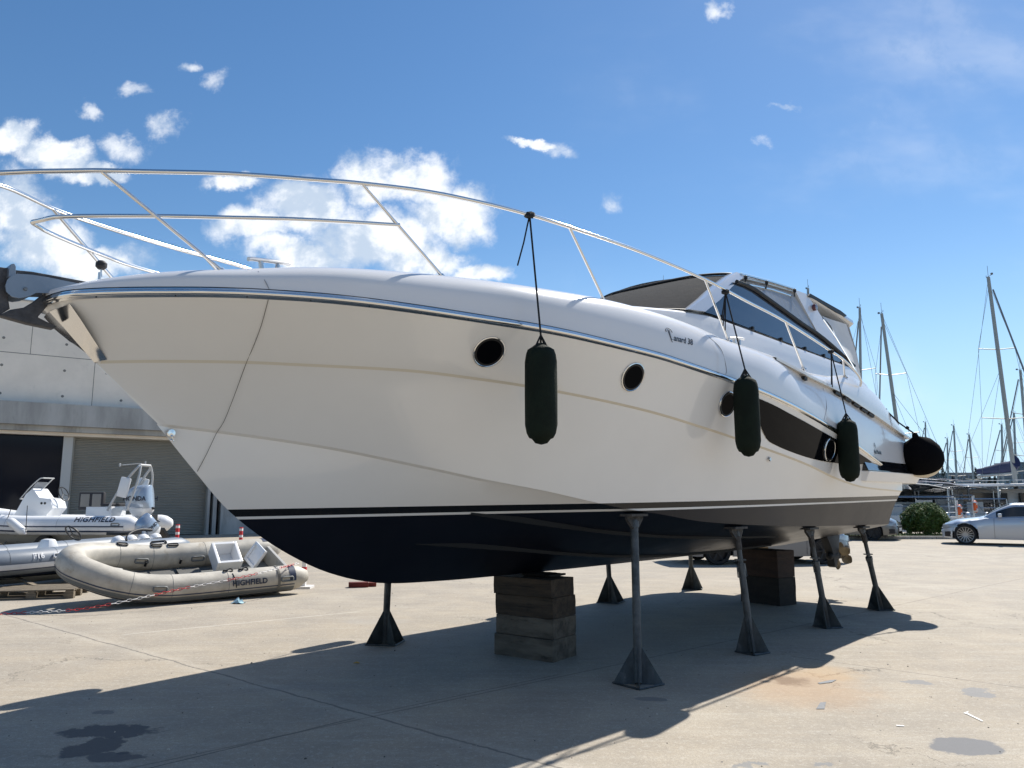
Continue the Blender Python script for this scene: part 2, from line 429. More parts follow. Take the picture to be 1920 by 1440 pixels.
# ------------------------------------------------------------------ the motor yacht (local: x aft from the bow tip, port half-breadth yp, z up)
HD = radians(47.0)
YA = Vector((cos(HD), sin(HD), 0)); YN = Vector((sin(HD), -cos(HD), 0))
YO = YN * -5.45 + YA * 1.48
BT = lambda p: (p[0], -p[1], p[2])
def YB(): return MB(BT)
def wld(x, y, z): q = YO + YA * x + YN * y; return Vector((q.x, q.y, z))
def atY(u, v, Y):
    r = ray(u, v); P = EYEV + r * ((Y - (EYEV - YO).dot(YN)) / r.dot(YN)); d = P - YO
    return Vector((d.dot(YA), Y, P.z))
yacht = thing('motor_yacht', 'large white motor yacht with dark bottom propped on stands and timber blocks', 'yacht', YO, HD)

bs = cub([(-.03, 0), (-.02, .1), (0, .2), (.06, .30), (.17, .42), (.47, .67), (.7, .83), (1, .99), (1.3, 1.125), (1.62, 1.26), (2, 1.385), (2.5, 1.52), (2.9, 1.625), (3.4, 1.72), (4, 1.795), (4.7, 1.868), (5.5, 1.92), (7, 1.97), (9, 1.965), (10.75, 1.92)])
zs = cub([(-.03, 2.785), (.06, 2.80), (.5, 2.832), (1, 2.86), (1.4, 2.872), (2.2, 2.864), (3, 2.852), (3.6, 2.83), (4.3, 2.80), (4.7, 2.768), (5.5, 2.70), (6.05, 2.65), (7.1, 2.515), (8.1, 2.345), (9.46, 2.05), (9.7, 2.00), (10.75, 1.98)])
bk = cub([(.31, 0), (.6, .25), (1, .50), (1.5, .75), (2, 1.0), (3, 1.35), (4, 1.575), (5, 1.715), (6, 1.80), (7, 1.845), (8.5, 1.87), (10.75, 1.86)])
zk = cub([(.31, 2.448), (.62, 2.462), (1.2, 2.484), (2.1, 2.492), (2.67, 2.468), (3.03, 2.448), (3.56, 2.41), (4.4, 2.335), (5.2, 2.235), (6.3, 2.09), (7.4, 1.94), (8.2, 1.80), (9.2, 1.70), (10.75, 1.66)])
bc = cub([(.74, 0), (1, .10), (1.5, .33), (2, .55), (3, .95), (4, 1.25), (5, 1.45), (6, 1.57), (7, 1.625), (10.75, 1.65)])
zc = cub([(.74, 2.06), (1.1, 2.025), (1.77, 1.937), (2.55, 1.79), (3.0, 1.70), (3.6, 1.60), (4, 1.524), (4.4, 1.455), (4.85, 1.40), (5.57, 1.31), (6.84, 1.245), (8.5, 1.20), (10.75, 1.17)])
zkeel = cub([(.74, 2.06), (1.03, 1.741), (1.283, 1.478), (1.48, 1.325), (1.77, 1.145), (2.1, .988), (2.31, .918), (2.47, .877), (2.74, .832), (3.0, .814), (3.8, .796), (5.4, .790), (10.75, .81)])
XE = 10.75
def row(x0, fy, fz, n=84, p=1.6, oy=0, oz=0):
    out = []
    for i in range(n + 1):
        x = x0 + (XE - x0) * (i / n) ** p
        out.append((x, max(0, fy(x) + (oy if x > x0 + 1e-6 else 0)), fz(x) + oz))
    return out
def lerp_row(a, b, t, bulge=0):
    return [tuple(p[k] * (1 - t) + q[k] * t + (bulge * sin(pi * t) if k == 1 else 0) * min(1, p[1] * 2) for k in range(3)) for p, q in zip(a, b)]
rS = row(-.03, bs, zs); rKu = row(.31, bk, zk, oy=.010, oz=.008); rKl = row(.31, bk, zk, oy=-.010, oz=-.008)
rCu = row(.74, bc, zc, oy=.0, oz=.012); rCl = row(.74, bc, zc, oy=-.035, oz=-.004); rK = row(.74, lambda x: .0, zkeel)
rKk = row(.74, lambda x: .03, zkeel)
side = [rS] + [lerp_row(rS, rKu, t, -.012) for t in (.25, .5, .75)] + [rKu, rKl] + [lerp_row(rKl, rCu, t, -.02) for t in (.2, .4, .6, .8)] + [rCu, rCl]
side += [lerp_row(rCl, rK, t, .03) for t in (.12, .25, .4, .55, .7, .85)] + [rK]
def hullY(x, z):
    pts = [(zs(x), bs(x)), (zk(x), bk(x)), (zc(x), bc(x)), (zkeel(x), 0)]
    for (z1, y1), (z2, y2) in zip(pts, pts[1:]):
        if z >= z2: t = (z1 - z) / max(1e-6, z1 - z2); return y1 * (1 - t) + y2 * t
    return 0.
def on_hull(u, v, off=0.):
    Y = 1.5
    for _ in range(120):
        p = atY(u, v, Y); Y = .75 * Y + .25 * (hullY(p.x, p.z) + off)
    return atY(u, v, Y)
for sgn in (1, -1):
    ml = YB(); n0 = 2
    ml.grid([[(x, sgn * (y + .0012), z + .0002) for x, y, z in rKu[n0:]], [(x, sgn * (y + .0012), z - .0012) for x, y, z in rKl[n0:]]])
    ml.build('knuckle_bounce_line', mat('painted_bounce_tan', (.74, .68, .56), .25), yacht, smooth=20)  # tan colour paints the ground's warm reflection onto the knuckle ledge
# split the hull skin at the boot stripe and the waterline
mbh = YB()
for sgn in (1, -1): mbh.grid([[(x, sgn * y, z) for x, y, z in r] for r in side])
# transom
tr = [r[-1] for r in side]
mbh.add([(x, y, z) for x, y, z in tr] + [(x, -y, z) for x, y, z in tr], [(i, i + 1, len(tr) + i + 1, len(tr) + i) for i in range(len(tr) - 1)])
me = bpy.data.meshes.new('h'); me.from_pydata([BT(p) for p in mbh.v], [], mbh.f)
bm = bmesh.new(); bm.from_mesh(me)
SL = .0134
def wlz(x, k): return (1.455, 1.400, 1.380)[k] + SL * x
for k in range(3):
    geom = bm.verts[:] + bm.edges[:] + bm.faces[:]
    bmesh.ops.bisect_plane(bm, geom=geom, plane_co=(0, 0, wlz(0, k)), plane_no=Vector((-SL, 0, 1)).normalized(), dist=1e-5)
bmesh.ops.remove_doubles(bm, verts=bm.verts, dist=2e-4)
bmesh.ops.recalc_face_normals(bm, faces=bm.faces)
bm.to_mesh(me); bm.free()
def sub_hull(name, test, m):
    keep = [p for p in me.polygons if test(p.center)]
    idx = {}; vs = []; fs = []
    for p in keep:
        f = []
        for v in p.vertices:
            if v not in idx: idx[v] = len(vs); vs.append(tuple(me.vertices[v].co))
            f.append(idx[v])
        fs.append(f)
    q = bpy.data.meshes.new(name); q.from_pydata(vs, [], fs); q.materials.append(m)
    q.polygons.foreach_set('use_smooth', [True] * len(fs)); q.set_sharp_from_angle(angle=radians(20))
    o = bpy.data.objects.new(name, q); COL.objects.link(o); o.parent = yacht; return o
M['anti'] = mat('antifouling', (.006, .008, .015), .33, spec=.32, var=.12, vscale=2)
M['boot'] = mat('boot_black', (.008, .009, .011), .22)
sub_hull('hull', lambda c: c.z > wlz(c.x, 0), M['gel'])
sub_hull('boot_stripe', lambda c: wlz(c.x, 1) < c.z <= wlz(c.x, 0), M['boot'])
sub_hull('waterline_stripe', lambda c: wlz(c.x, 2) < c.z <= wlz(c.x, 1), M['white'])
sub_hull('hull_bottom', lambda c: c.z <= wlz(c.x, 2), M['anti'])
bpy.data.meshes.remove(me)
# spray rails on the bottom
def bottom(x, f):   # f: 0 keel .. 1 chine
    return Vector((x, bc(x) * f, zkeel(x) * (1 - f) + zc(x) * f))
M['sray'] = mat('spray_rail_paint', (.012, .013, .014), .6, spec=.2)
for sgn in (1, -1):
    for pts in ([(882, 962), (960, 976), (1060, 990), (1170, 1002), (1300, 1008), (1450, 1006)], [(778, 1018), (860, 1024), (960, 1031), (1060, 1039), (1170, 1043), (1300, 1038), (1440, 1022)]):
        rows = [[], [], []]
        cen = []
        for u, v in pts:
            f = .5
            Y = .8
            for _ in range(150):
                p = atY(u, v, Y)
                den = max(.01, zc(p.x) - zkeel(p.x)); Y = .8 * Y + .2 * bc(p.x) * min(1, max(0, (p.z - zkeel(p.x)) / den))
            cen.append(atY(u, v, Y))
        cen = smooth_path(cen, 6)
        for i, p in enumerate(cen):
            w = .055 * min(1, (i + 1) / 8)
            rows[0].append((p.x, sgn * (p.y - .01), p.z - .008)); rows[1].append((p.x, sgn * (p.y + w), p.z - .012 )); rows[2].append((p.x, sgn * (p.y + w), p.z + .05))
        mb = YB(); mb.grid(rows); mb.build('spray_rail', M['sray'], yacht, smooth=20)
# panel seams on the topsides (thin dark joints that stand 1 mm proud)
M['seam'] = mat('seam_dark', (.16, .145, .12), .6)
mb = YB()
pts = [on_hull(u, v, .001) for u, v in [(503, 562), (490, 610), (475, 650), (462, 680), (440, 740), (420, 790), (406, 812), (388, 850), (370, 884)]]
mb.tube(smooth_path(pts, 3), .0022, 4)
mb.build('seam', M['seam'], yacht)
# rubbing strake: polished half round over a flat band
for sgn in (1, -1):
    mb = YB(); rows = [[] for _ in range(9)]
    n = 120
    for i in range(n + 1):
        x = -.035 + (9.62 + .035) * (i / n) ** 1.5
        y, z = bs(x), zs(x)
        for k in range(9):
            a = -pi / 2 + pi * k / 8
            rows[k].append((x - (.012 * cos(a) if x < .1 else 0), sgn * (y + .004 + .018 * cos(a)), z + .006 + .018 * sin(a)))
    mb.grid(rows)
    rows = [[], [], []]
    for i in range(n + 1):
        x = -.035 + (9.62 + .035) * (i / n) ** 1.5
        y, z = bs(x), zs(x)
        rows[0].append((x, sgn * (y + .004), z + .032)); rows[1].append((x, sgn * (y + .012), z - .008)); rows[2].append((x, sgn * (y - .010 + (hullY(x, z - .024) - y) * .9 + .006), z - .024))
    mb.grid(rows)
    mb.build('rub_rail', M['steel'], yacht, smooth=50)
# screws of the rub rail are tiny: one dark dot every 40 cm
for i in range(26):
    x = .15 + i * .36
    mb = YB(); mb.lathe([(0, .002), (.005, .001), (.006, 0)], 6, (x, bs(x) + .0095, zs(x) - .022), Matrix.Rotation(-pi / 2, 3, 'X')); mb.build('rail_screw', M['black'], yacht)
# stainless stem plate
def hull_grid_patch(corner_rows, off):
    return [[(lambda p: (p.x, p.y, p.z))(on_hull(u, v, off)) for u, v in r] for r in corner_rows]
mb = YB()
L_ = [(96, 585), (120, 611), (146, 641), (166, 664), (180, 680)]; R_ = [(131, 570), (150, 597), (168, 625), (185, 651), (201, 674)]
rows = [[], [], [], []]
for (a, b), (c_, d_) in zip(L_, R_):
    pr = on_hull(c_, d_, .003); zz = pr.z; zst = atY(a, b, 0.)
    for k in range(4):
        t = k / 3
        q = Vector((zst.x, 0, zst.z)) * (1 - t) + pr * t
        rows[k].append((q.x - .012 * (1 - t) , q.y + .01 * sin(pi * t), q.z))
mb.grid(rows); mb.grid([[(x, -y, z) for x, y, z in r] for r in rows])
mb.build('stem_plate', M['steel'], yacht, smooth=40)
# tow eye near the stem
mb = YB(); p = on_hull(320, 812, .0)
mb.lathe([(0, .022), (.026, .02), (.028, .0)], 14, tuple(p), Matrix.Rotation(-pi / 2, 3, 'X'))
mb.tube([p + Vector((0.0, .02, -.02)), p + Vector((0, .05, -.03)), p + Vector((.0, .05, -.055)), p + Vector((0, .015, -.05))], .008, 8)
mb.build('tow_eye', M['steel'], yacht)
mb = YB(); p = on_hull(1443, 861, .0)
mb.lathe([(0, .012), (.02, .012), (.024, .0)], 12, tuple(p), Matrix.Rotation(-pi / 2, 3, 'X')); mb.build('drain_fitting', M['steelb'], yacht)

# ---- deck moulding above the strake
yt = cub([(-.03, 0), (.1, .08), (.24, .19), (.525, .41), (.89, .64), (1.26, .82), (1.43, .89), (2.19, 1.15), (2.44, 1.23), (3.14, 1.38), (4.02, 1.50), (5.18, 1.606), (5.7, 1.63), (6.7, 1.72), (7.55, 1.80), (9, 1.80), (11.4, 1.80)])
zt = cub([(-.03, 2.86), (.24, 2.952), (.525, 3.015), (.89, 3.068), (1.26, 3.13), (1.6, 3.17), (2.19, 3.215), (3.14, 3.262), (4.02, 3.295), (4.6, 3.285), (5.18, 3.25), (5.7, 3.20), (6.2, 3.18), (6.8, 3.17), (7.2, 3.10), (7.55, 3.02), (11.4, 2.9)])
crz = lin([(6.7, 3.10), (7.43, 2.975), (8.42, 2.893), (9.03, 2.80), (9.83, 2.677), (10.87, 2.50), (11.25, 2.44)])
DX = [-.03 + 6.93 * (i / 60) ** 1.5 for i in range(61)] + [6.9 + i * .15 for i in range(1, 29)]
def lowz(x): return zs(x) + .04 if x < 9.5 else 2.06
def moulding(x):
    y0, z0 = bs(min(x, 10.7)) - .004, lowz(x)
    if x < 7.2: y1, z1 = yt(x), zt(x)
    else:
        t = min(1, (x - 7.2) / .8); y1, z1 = yt(x) * (1 - t) + 1.83 * t, (zt(x) + .0) * (1 - t) + (crz(x) + .05) * t
    bul = 1.0
    pts = [(x, y0, z0)]
    zb = z0 + .22 * (z1 - z0)
    fl = min(1, max(0, (x - 6.3) / 1.1))
    for k in range(9):
        a = pi / 2 * k / 8; t = k / 8
        yr, zr_ = y1 + (y0 - .012 - y1) * cos(a) ** .85, zb + (z1 - zb) * sin(a)
        yl, zl = y1 + (y0 - .012 - y1) * (1 - t) + .02 * sin(pi * t), zb + (z1 - zb) * t
        pts.append((x, yr * (1 - fl) + yl * fl, zr_ * (1 - fl) + zl * fl))
    return pts
mb = YB()
for sgn in (1, -1):
    mb.grid([[(x, sgn * y, z) for x, y, z in moulding(x)] for x in DX])
    # little rolled lip and side deck going inboard
    rows = []
    for x in DX:
        y, z = moulding(x)[-1][1:]
        rows.append([(x, sgn * y, z), (x, sgn * max(0, y - .05), z + .004), (x, sgn * max(0, y - .09), z - .02), (x, sgn * max(0, y - .6), z - .02), (x, 0, z)])
    mb.grid(rows)
    e = moulding(DX[-1]); mb.add([(x, sgn * y, z) for x, y, z in e] + [(DX[-1], 0, e[-1][2]), (DX[-1], 0, e[0][2])], [tuple(range(len(e) + 2))])
mb.build('deck', M['gelup'], yacht, smooth=28)
# moulded seam bands on the deck side
for pl in ([(484, 509), (497, 527), (505, 543)], [(1330, 632), (1352, 655), (1362, 690), (1361, 702)], [(1543, 727), (1550, 760), (1545, 788)]):
    mb = YB(); P_ = []
    for u, v in pl:
        Y = 1.5
        for _ in range(60):
            p = atY(u, v, Y); mm = moulding(p.x)
            zz = min(max(p.z, mm[0][2]), mm[-1][2])
            for a, b in zip(mm, mm[1:]):
                if a[2] <= zz <= b[2] + 1e-6: t = (zz - a[2]) / max(1e-6, b[2] - a[2]); tgt = a[1] + (b[1] - a[1]) * t; break
            Y = .8 * Y + .2 * (tgt + .002)
        P_.append(atY(u, v, Y))
    mb.tube(smooth_path(P_, 6), .003, 4); mb.build('deck_seam', mat('seam_grey', (.30, .31, .33), .5), yacht)
# coaming wing aft with its overhanging edge and vents
wt = cub([(6.75, 3.14), (7.1, 3.10), (7.55, 3.075), (8.3, 3.10), (8.94, 3.18), (9.2, 3.20), (9.56, 3.15), (10.15, 3.03), (10.73, 2.76), (11.25, 2.46)])
mb = YB()
for sgn in (1, -1):
    rows = []
    for i in range(61):
        x = 6.75 + 4.5 * i / 60; t = min(1, i / 8); zc_ = crz(x); y1 = 1.83 + .075 * t
        top = max(wt(x), zc_ + .02)
        rows.append([(x, sgn * (1.80 - .0 * t), zc_ + .03), (x, sgn * y1, zc_), (x, sgn * (y1 + .002), zc_ + .03), (x, sgn * (y1 - .03 * t), zc_ + (top - zc_) * .6), (x, sgn * (1.81 - .01), top - .01), (x, sgn * 1.77, top), (x, sgn * 1.68, top - .01), (x, sgn * 1.60, zc_ + .02)])
    mb.grid(rows)
mb.build('coaming', M['gelup'], yacht, smooth=30)
for u in (1508, 1570, 1588, 1604, 1619, 1632):
    a = atY(u, {1508: 709, 1570: 738, 1588: 748.5, 1604: 758.5, 1619: 768.5, 1632: 777}[u], 1.872)
    s_ = (crz(a.x + .1) - crz(a.x - .1)) / .2; ln = .10 if u > 1520 else .04
    mb = YB(); mb.prism([(a.x - ln, 1.85, a.z - s_ * ln - .022), (a.x + ln, 1.85, a.z + s_ * ln - .022), (a.x + ln + .01, 1.85, a.z + s_ * ln + .018), (a.x - ln + .01, 1.85, a.z - s_ * ln + .018)], (0, .042, 0)); mb.build('vent_slot', M['black'], yacht, smooth=0)
# ---- trunk and windscreen
mb = YB(); rows = []
for i in range(25):
    t = i / 24; x = 2.6 + (10.9 - 2.6) * t
    w = lin([(2.6, .45), (3.5, .95), (4.6, 1.22), (5.5, 1.36), (6.2, 1.40), (10.2, 1.42), (10.9, 1.42)])(x)
    z1 = lin([(2.6, 3.27), (3.5, 3.335), (4.4, 3.42), (5.1, 3.49), (5.7, 3.545), (6.1, 3.575), (10.2, 3.52), (10.9, 3.34)])(x)
    zb = min(zt(x) - .02, 3.13)
    h = [(x, w + .05, zb), (x, w + .03, z1 - .10), (x, w, z1 - .03), (x, w - .05, z1)]
    rows.append(h + [(x, 0, z1 + .01)] + [(a, -b, c_) for a, b, c_ in h[::-1]])
mb.grid(rows); mb.add(rows[0], [tuple(range(len(rows[0])))]); mb.add(rows[-1], [tuple(range(len(rows[-1])))])
mb.build('cabin_trunk', M['gelup'], yacht, smooth=30)
base = [(4.70, 0, 3.46), (4.78, .4, 3.465), (5.0, .8, 3.50), (5.3, 1.08, 3.53), (5.55, 1.25, 3.55), (5.80, 1.34, 3.57)]
topc = [(6.75, 0, 4.255), (6.92, .4, 4.31), (7.06, .65, 4.345), (7.16, .85, 4.35), (7.24, 1.0, 4.345), (7.30, 1.10, 4.33)]
M['mesh'] = mat('grey_mesh_cover', (.038, .039, .041), .95, spec=.1, var=.18, vscale=7, bump=.5, bscale=220, stretch=(1, 1, 3))
mb = YB()
full_b = [(x, -y, z) for x, y, z in base[:0:-1]] + base; full_t = [(x, -y, z) for x, y, z in topc[:0:-1]] + topc
rows = []
for i in range(9):
    t = i / 8
    rows.append([tuple(a[k] * (1 - t) + b[k] * t + ((0, 0, .015)[k] * sin(pi * t)) for k in range(3)) for a, b in zip(full_b, full_t)])
rows = [[tuple(p) for p in smooth_path(r, 4)] for r in rows]
mb.grid(rows); mb.build('windscreen_cover', M['mesh'], yacht, smooth=60)
mb = YB()
mb.tube(smooth_path([(x, y, z + .02) for x, y, z in full_t], 4), .018, 6)
mb.tube(smooth_path([(x - .01, y, z + .0) for x, y, z in full_b], 4), .012, 6)
mb.build('cover_edging', M['black'], yacht)
def ribbon(mb, A_, B_, th):
    """flat band between two polylines with a thickness along the port side"""
    for sgn in (1, -1):
        r0 = [(x, sgn * y, z) for x, y, z in A_]; r1 = [(x, sgn * y, z) for x, y, z in B_]
        r2 = [(x, sgn * (y - th), z) for x, y, z in B_]; r3 = [(x, sgn * (y - th), z) for x, y, z in A_]
        mb.grid([r0, r1, r2, r3, r0])
        for k in (0, -1): mb.add([r0[k], r1[k], r2[k], r3[k]], [(0, 1, 2, 3)])
M['silver'] = mat('silver_paint', (.62, .63, .64), .25, .35, coat=.5)
def aY(pts, Y): return [tuple(atY(u, v, Y)) for u, v in pts]
mb = YB()
ribbon(mb, [(5.66, 1.37, 3.555), (6.1, 1.33, 3.78), (6.6, 1.26, 4.05), (7.0, 1.19, 4.25), (7.28, 1.14, 4.37)], [(5.98, 1.40, 3.58), (6.4, 1.36, 3.80), (6.85, 1.29, 4.06), (7.22, 1.22, 4.24), (7.5, 1.18, 4.345)], .12)
mb.build('windscreen_frame', M['silver'], yacht, smooth=40, bevel=.012)
def glass(name, col, rough=.06, alpha=1.): return mat(name, col, rough, coat=.8, alpha=alpha if alpha < 1 else None)
M['tint'] = mat('tinted_side_glass', (.022, .03, .045), .12, spec=.6, coat=.4)
sill = lambda x: lin([(5.9, 3.575), (6.2, 3.585), (10.47, 3.525), (10.7, 3.44)])(x)
topl = lin([(5.95, 3.60), (6.25, 3.78), (6.9, 4.13), (7.1, 4.17), (7.5, 4.15), (8.1, 4.05), (8.83, 3.92), (9.38, 3.85), (9.9, 3.72), (10.47, 3.54), (10.6, 3.53)])
for sgn in (1, -1):
    rows = [[], []]
    for i in range(31):
        x = 6.0 + 4.5 * i / 30; za, zb = sill(x) , max(topl(x), sill(x) + .01)
        rows[0].append((x, sgn * 1.385, za)); rows[1].append((x, sgn * (1.385 - (zb - za) * .22), zb))
    mb = YB(); mb.grid(rows); mb.grid([[(x, y - sgn * .012, z) for x, y, z in r] for r in rows]); mb.build('side_window', M['tint'], yacht, smooth=0)
    mb = YB(); mb.tube([(x, sgn * (1.40 - (max(topl(x), sill(x) + .01) - sill(x)) * .22), max(topl(x), sill(x)) + .01) for x in [7.0 + i * .25 for i in range(15)]], .026, 6)
    mb.build('window_track', M['black'], yacht)
    for x in (6.35, 7.1, 7.9, 8.65, 9.3, 10.0): mb = YB(); mb.box((x, sgn * 1.40, sill(x) + .005), (.035, .03, .04)); mb.build('window_clip', M['black'], yacht)
# hardtop
re = lin([(7.3, 4.33), (8.2, 4.42), (9.0, 4.48), (9.6, 4.50), (10.4, 4.47), (11.1, 4.40)])
mb = YB(); rows = []
for i in range(22):
    x = 7.3 + 3.85 * i / 21; z = re(x); w = 1.15 if x < 9 else 1.15 + .05 * min(1, (x - 9) / .5); th = .06 if x < 9.1 else .11
    top = [(x + (0 if i else -.42 * (1 - (abs(y) / w) ** 2)), y * 1., z - (0 if i else .03) + .06 * (1 - (y / w) ** 2)) for y in [w * k / 6 for k in range(-6, 7)]]
    rows.append([(x, -w - .01, z - th * .5)] + top + [(x, w + .01, z - th * .5), (x, w - .06, z - th), (x, -w + .06, z - th)])
mb.grid(rows, closed=True); mb.add(rows[0], [tuple(range(len(rows[0])))]); mb.add(rows[-1], [tuple(range(len(rows[-1])))])
hardtop = mb.build('hardtop', M['silver'], yacht, smooth=40)
for sgn in (1, -1):
    mb = YB(); mb.prism([(9.35, sgn * 1.195, re(9.35) - .035), (10.75, sgn * 1.195, re(10.75) - .05), (10.85, sgn * 1.195, re(10.8) + .00), (10.6, sgn * 1.195, re(10.6) + .012), (9.42, sgn * 1.195, re(9.4) + .01)], (0, sgn * .02, 0))
    mb.build('hardtop_slot', M['black'], yacht, smooth=0)
    mb = YB(); mb.tube([(7.5, sgn * 1.19, 4.24), (8.2, sgn * 1.18, 4.32), (8.85, sgn * 1.17, 4.36)], .014, 6)
    mb.tube([(7.35, sgn * 1.16, 4.355), (8.2, sgn * 1.16, 4.435), (8.98, sgn * 1.16, 4.49)], .02, 6); mb.build('grab_rail', M['steel'], yacht)
    for x in (7.4, 8.0, 8.9): mb = YB(); mb.lathe([(0, .03), (.022, .02), (.022, -.02), (0, -.03)], 8, (x, sgn * 1.2, re(x) - .03)); mb.tube([(x, sgn * 1.2, re(x)), (x - .03, sgn * 1.2, re(x) - .12)], .008, 5); mb.build('cover_strap', M['black'], yacht)
# clear upper pane between the track and the roof
M['clear'] = mat('clear_vinyl', (.55, .60, .66), .12, alpha=.42, coat=.6)
for sgn in (1, -1):
    rows = [[], []]
    for i in range(16):
        x = 7.25 + 2.0 * i / 15; rows[0].append((x, sgn * (1.385 - (topl(x) - sill(x)) * .22), topl(x) + .02)); rows[1].append((x - .02, sgn * 1.155, min(re(x) - .06, 5)))
    mb = YB(); mb.grid(rows); mb.build('upper_pane', M['clear'], yacht, smooth=0)
# arch legs
arch = [(1490, 543), (1512, 551), (1530, 577), (1544, 599), (1565, 627), (1599, 682), (1616, 716), (1611, 713), (1593, 678), (1561, 644), (1531, 620), (1512, 585)]
for sgn in (1, -1):
    a2 = []
    for i, (u, v) in enumerate(arch):
        Y = 1.17 + .22 * min(1, (v - 543) / 120.); p = atY(u, v, Y); a2.append((p.x, Y, p.z))
    mb = YB()
    n_ = len(a2); outer = [(x, sgn * y, z) for x, y, z in a2]; inn = [(x, sgn * (y - .11), z) for x, y, z in a2]
    # triangulated strip between front and back edges
    top_e = [0, 1, 2, 3, 4, 5, 6]; bot_e = [0, 11, 10, 9, 8, 7, 6]
    for S_ in (outer, inn): mb.grid([[S_[k] for k in top_e], [S_[k] for k in bot_e]])
    mb.grid([outer + outer[:1], inn + inn[:1]])
    mb.build('arch_leg', M['gelup'], yacht, smooth=25)
    p = atY(1525, 577, 1.24)
    mb = YB(); mb.lathe([(0, .05), (.045, .045), (.05, .03), (.05, 0)], 12, (p.x, sgn * p.y, p.z), Matrix.Rotation(-pi / 2 * sgn, 3, 'X'))
    tag(mb.build('side_light', mat('dark_red_lens', (.10, .012, .012), .2, coat=1), yacht))
    mb = YB(); pts = [atY(u, v, 1.41) for u, v in [(1543, 598), (1567, 632), (1598, 684), (1618, 720)]]
    mb.tube([(p.x, sgn * p.y, p.z) for p in pts], .012, 6); mb.build('stay_tube', M['steel'], yacht)
# canvas aft
M['canvas'] = mat('pale_canvas', (.74, .74, .73), .8, var=.06, vscale=3, bump=.6, bscale=5)
for sgn in (1, -1):
    A_ = aY([(1541, 592), (1556, 598), (1572, 603), (1587, 608)], 1.19); B_ = aY([(1566, 629), (1585, 660), (1601, 688), (1616, 717)], 1.33)
    rows = []
    for i in range(7):
        t = i / 6; rows.append([tuple((Vector(a) * (1 - t) + Vector(b) * t + Vector((0, .03 * sin(k * 2.1 + 3 * t) * sin(pi * t), 0)))) for k, (a, b) in enumerate(zip(A_, B_))])
    rows = [[(x, sgn * y, z) for x, y, z in map(tuple, smooth_path(r, 3))] for r in rows]
    mb = YB(); mb.grid(rows); mb.build('side_canvas', M['canvas'], yacht, smooth=60)
mb = YB(); mb.grid([[(11.02, 1.17 * k / 4, 4.34), (11.06, 1.25 * k / 4, 3.9), (11.02, 1.33 * k / 4, 3.3)] for k in range(-4, 5)]); mb.build('aft_canvas', M['canvas'], yacht)
# radar / antenna stub behind the roof
mb = YB(); mb.box((7.9, -.3, 4.55), (.05, .05, .12)); mb.tube([(7.9, -.3, 4.55), (7.9, -.3, 4.75)], .004, 5); mb.build('aerial', M['steelb'], yacht)
# helm seat and dash seen through the clear pane
mb = YB(); mb.box((8.2, .5, 3.9), (.5, .55, .7), taper=.9); mb.box((8.4, -.5, 3.8), (.5, .6, .6)); mb.build('helm_seat', mat('cream_vinyl', (.5, .47, .42), .5), yacht, bevel=.05)
# swim platform
mb = YB(); pl = [(9.0, 1.90), (9.06, 1.992), (10.2, 1.998), (11.35, 1.985), (11.75, 1.86), (12.0, 1.55), (12.05, .9), (12.05, 0)]
ol = pl + [(x, -y) for x, y in pl[-2::-1]]
def slab(mb, o, z0, z1, s0=0, s1=0, m=0):
    sc_ = lambda x, y, s: (x - s * (1 if x > 9.5 else 0), y - (s if y > .5 else -s if y < -.5 else 0))
    n_ = len(o); mb.add([(*sc_(x, y, s0), z0) for x, y in o] + [(*sc_(x, y, s1), z1) for x, y in o], [tuple(range(n_)), tuple(range(n_, 2 * n_))] + [(i, (i + 1) % n_, n_ + (i + 1) % n_, n_ + i) for i in range(n_)], m)
slab(mb, ol, 1.78, 1.915, .06, .0); mb.build('swim_platform', M['gelup'], yacht, smooth=0, bevel=.012)
mb = YB(); slab(mb, [(9.02 if x < 9.1 else x - .05, y * .998) for x, y in ol], 1.918, 2.045, .0, .05); mb.build('platform_deck', M['blackg'], yacht, smooth=0, bevel=.01)
# hull side window following the skin
mb = YB(); topw = [(1418, 745), (1450, 759), (1480, 775), (1510, 791), (1540, 808), (1570, 825), (1600, 843), (1622, 857), (1636, 867)]
botw = [(1420, 780), (1437, 822), (1455, 835), (1480, 846), (1510, 856.5), (1540, 864), (1570, 868.5), (1598, 870.5), (1622, 870)]
rows = [[], [], [], []]
for (a, b), (c_, d_) in zip(topw, botw):
    for k in range(4):
        t = k / 3; rows[k].append(tuple(on_hull(a + (c_ - a) * t, b + (d_ - b) * t, .006)))
rows = [[tuple(p) for p in smooth_path(r, 3)] for r in rows]
mb.grid(rows); mb.grid([[(x, -y, z) for x, y, z in r] for r in rows]); mb.build('hull_window', mat('hull_window_glass', (.003, .0035, .005), .04, spec=.5, ior=1.13), yacht, smooth=60)
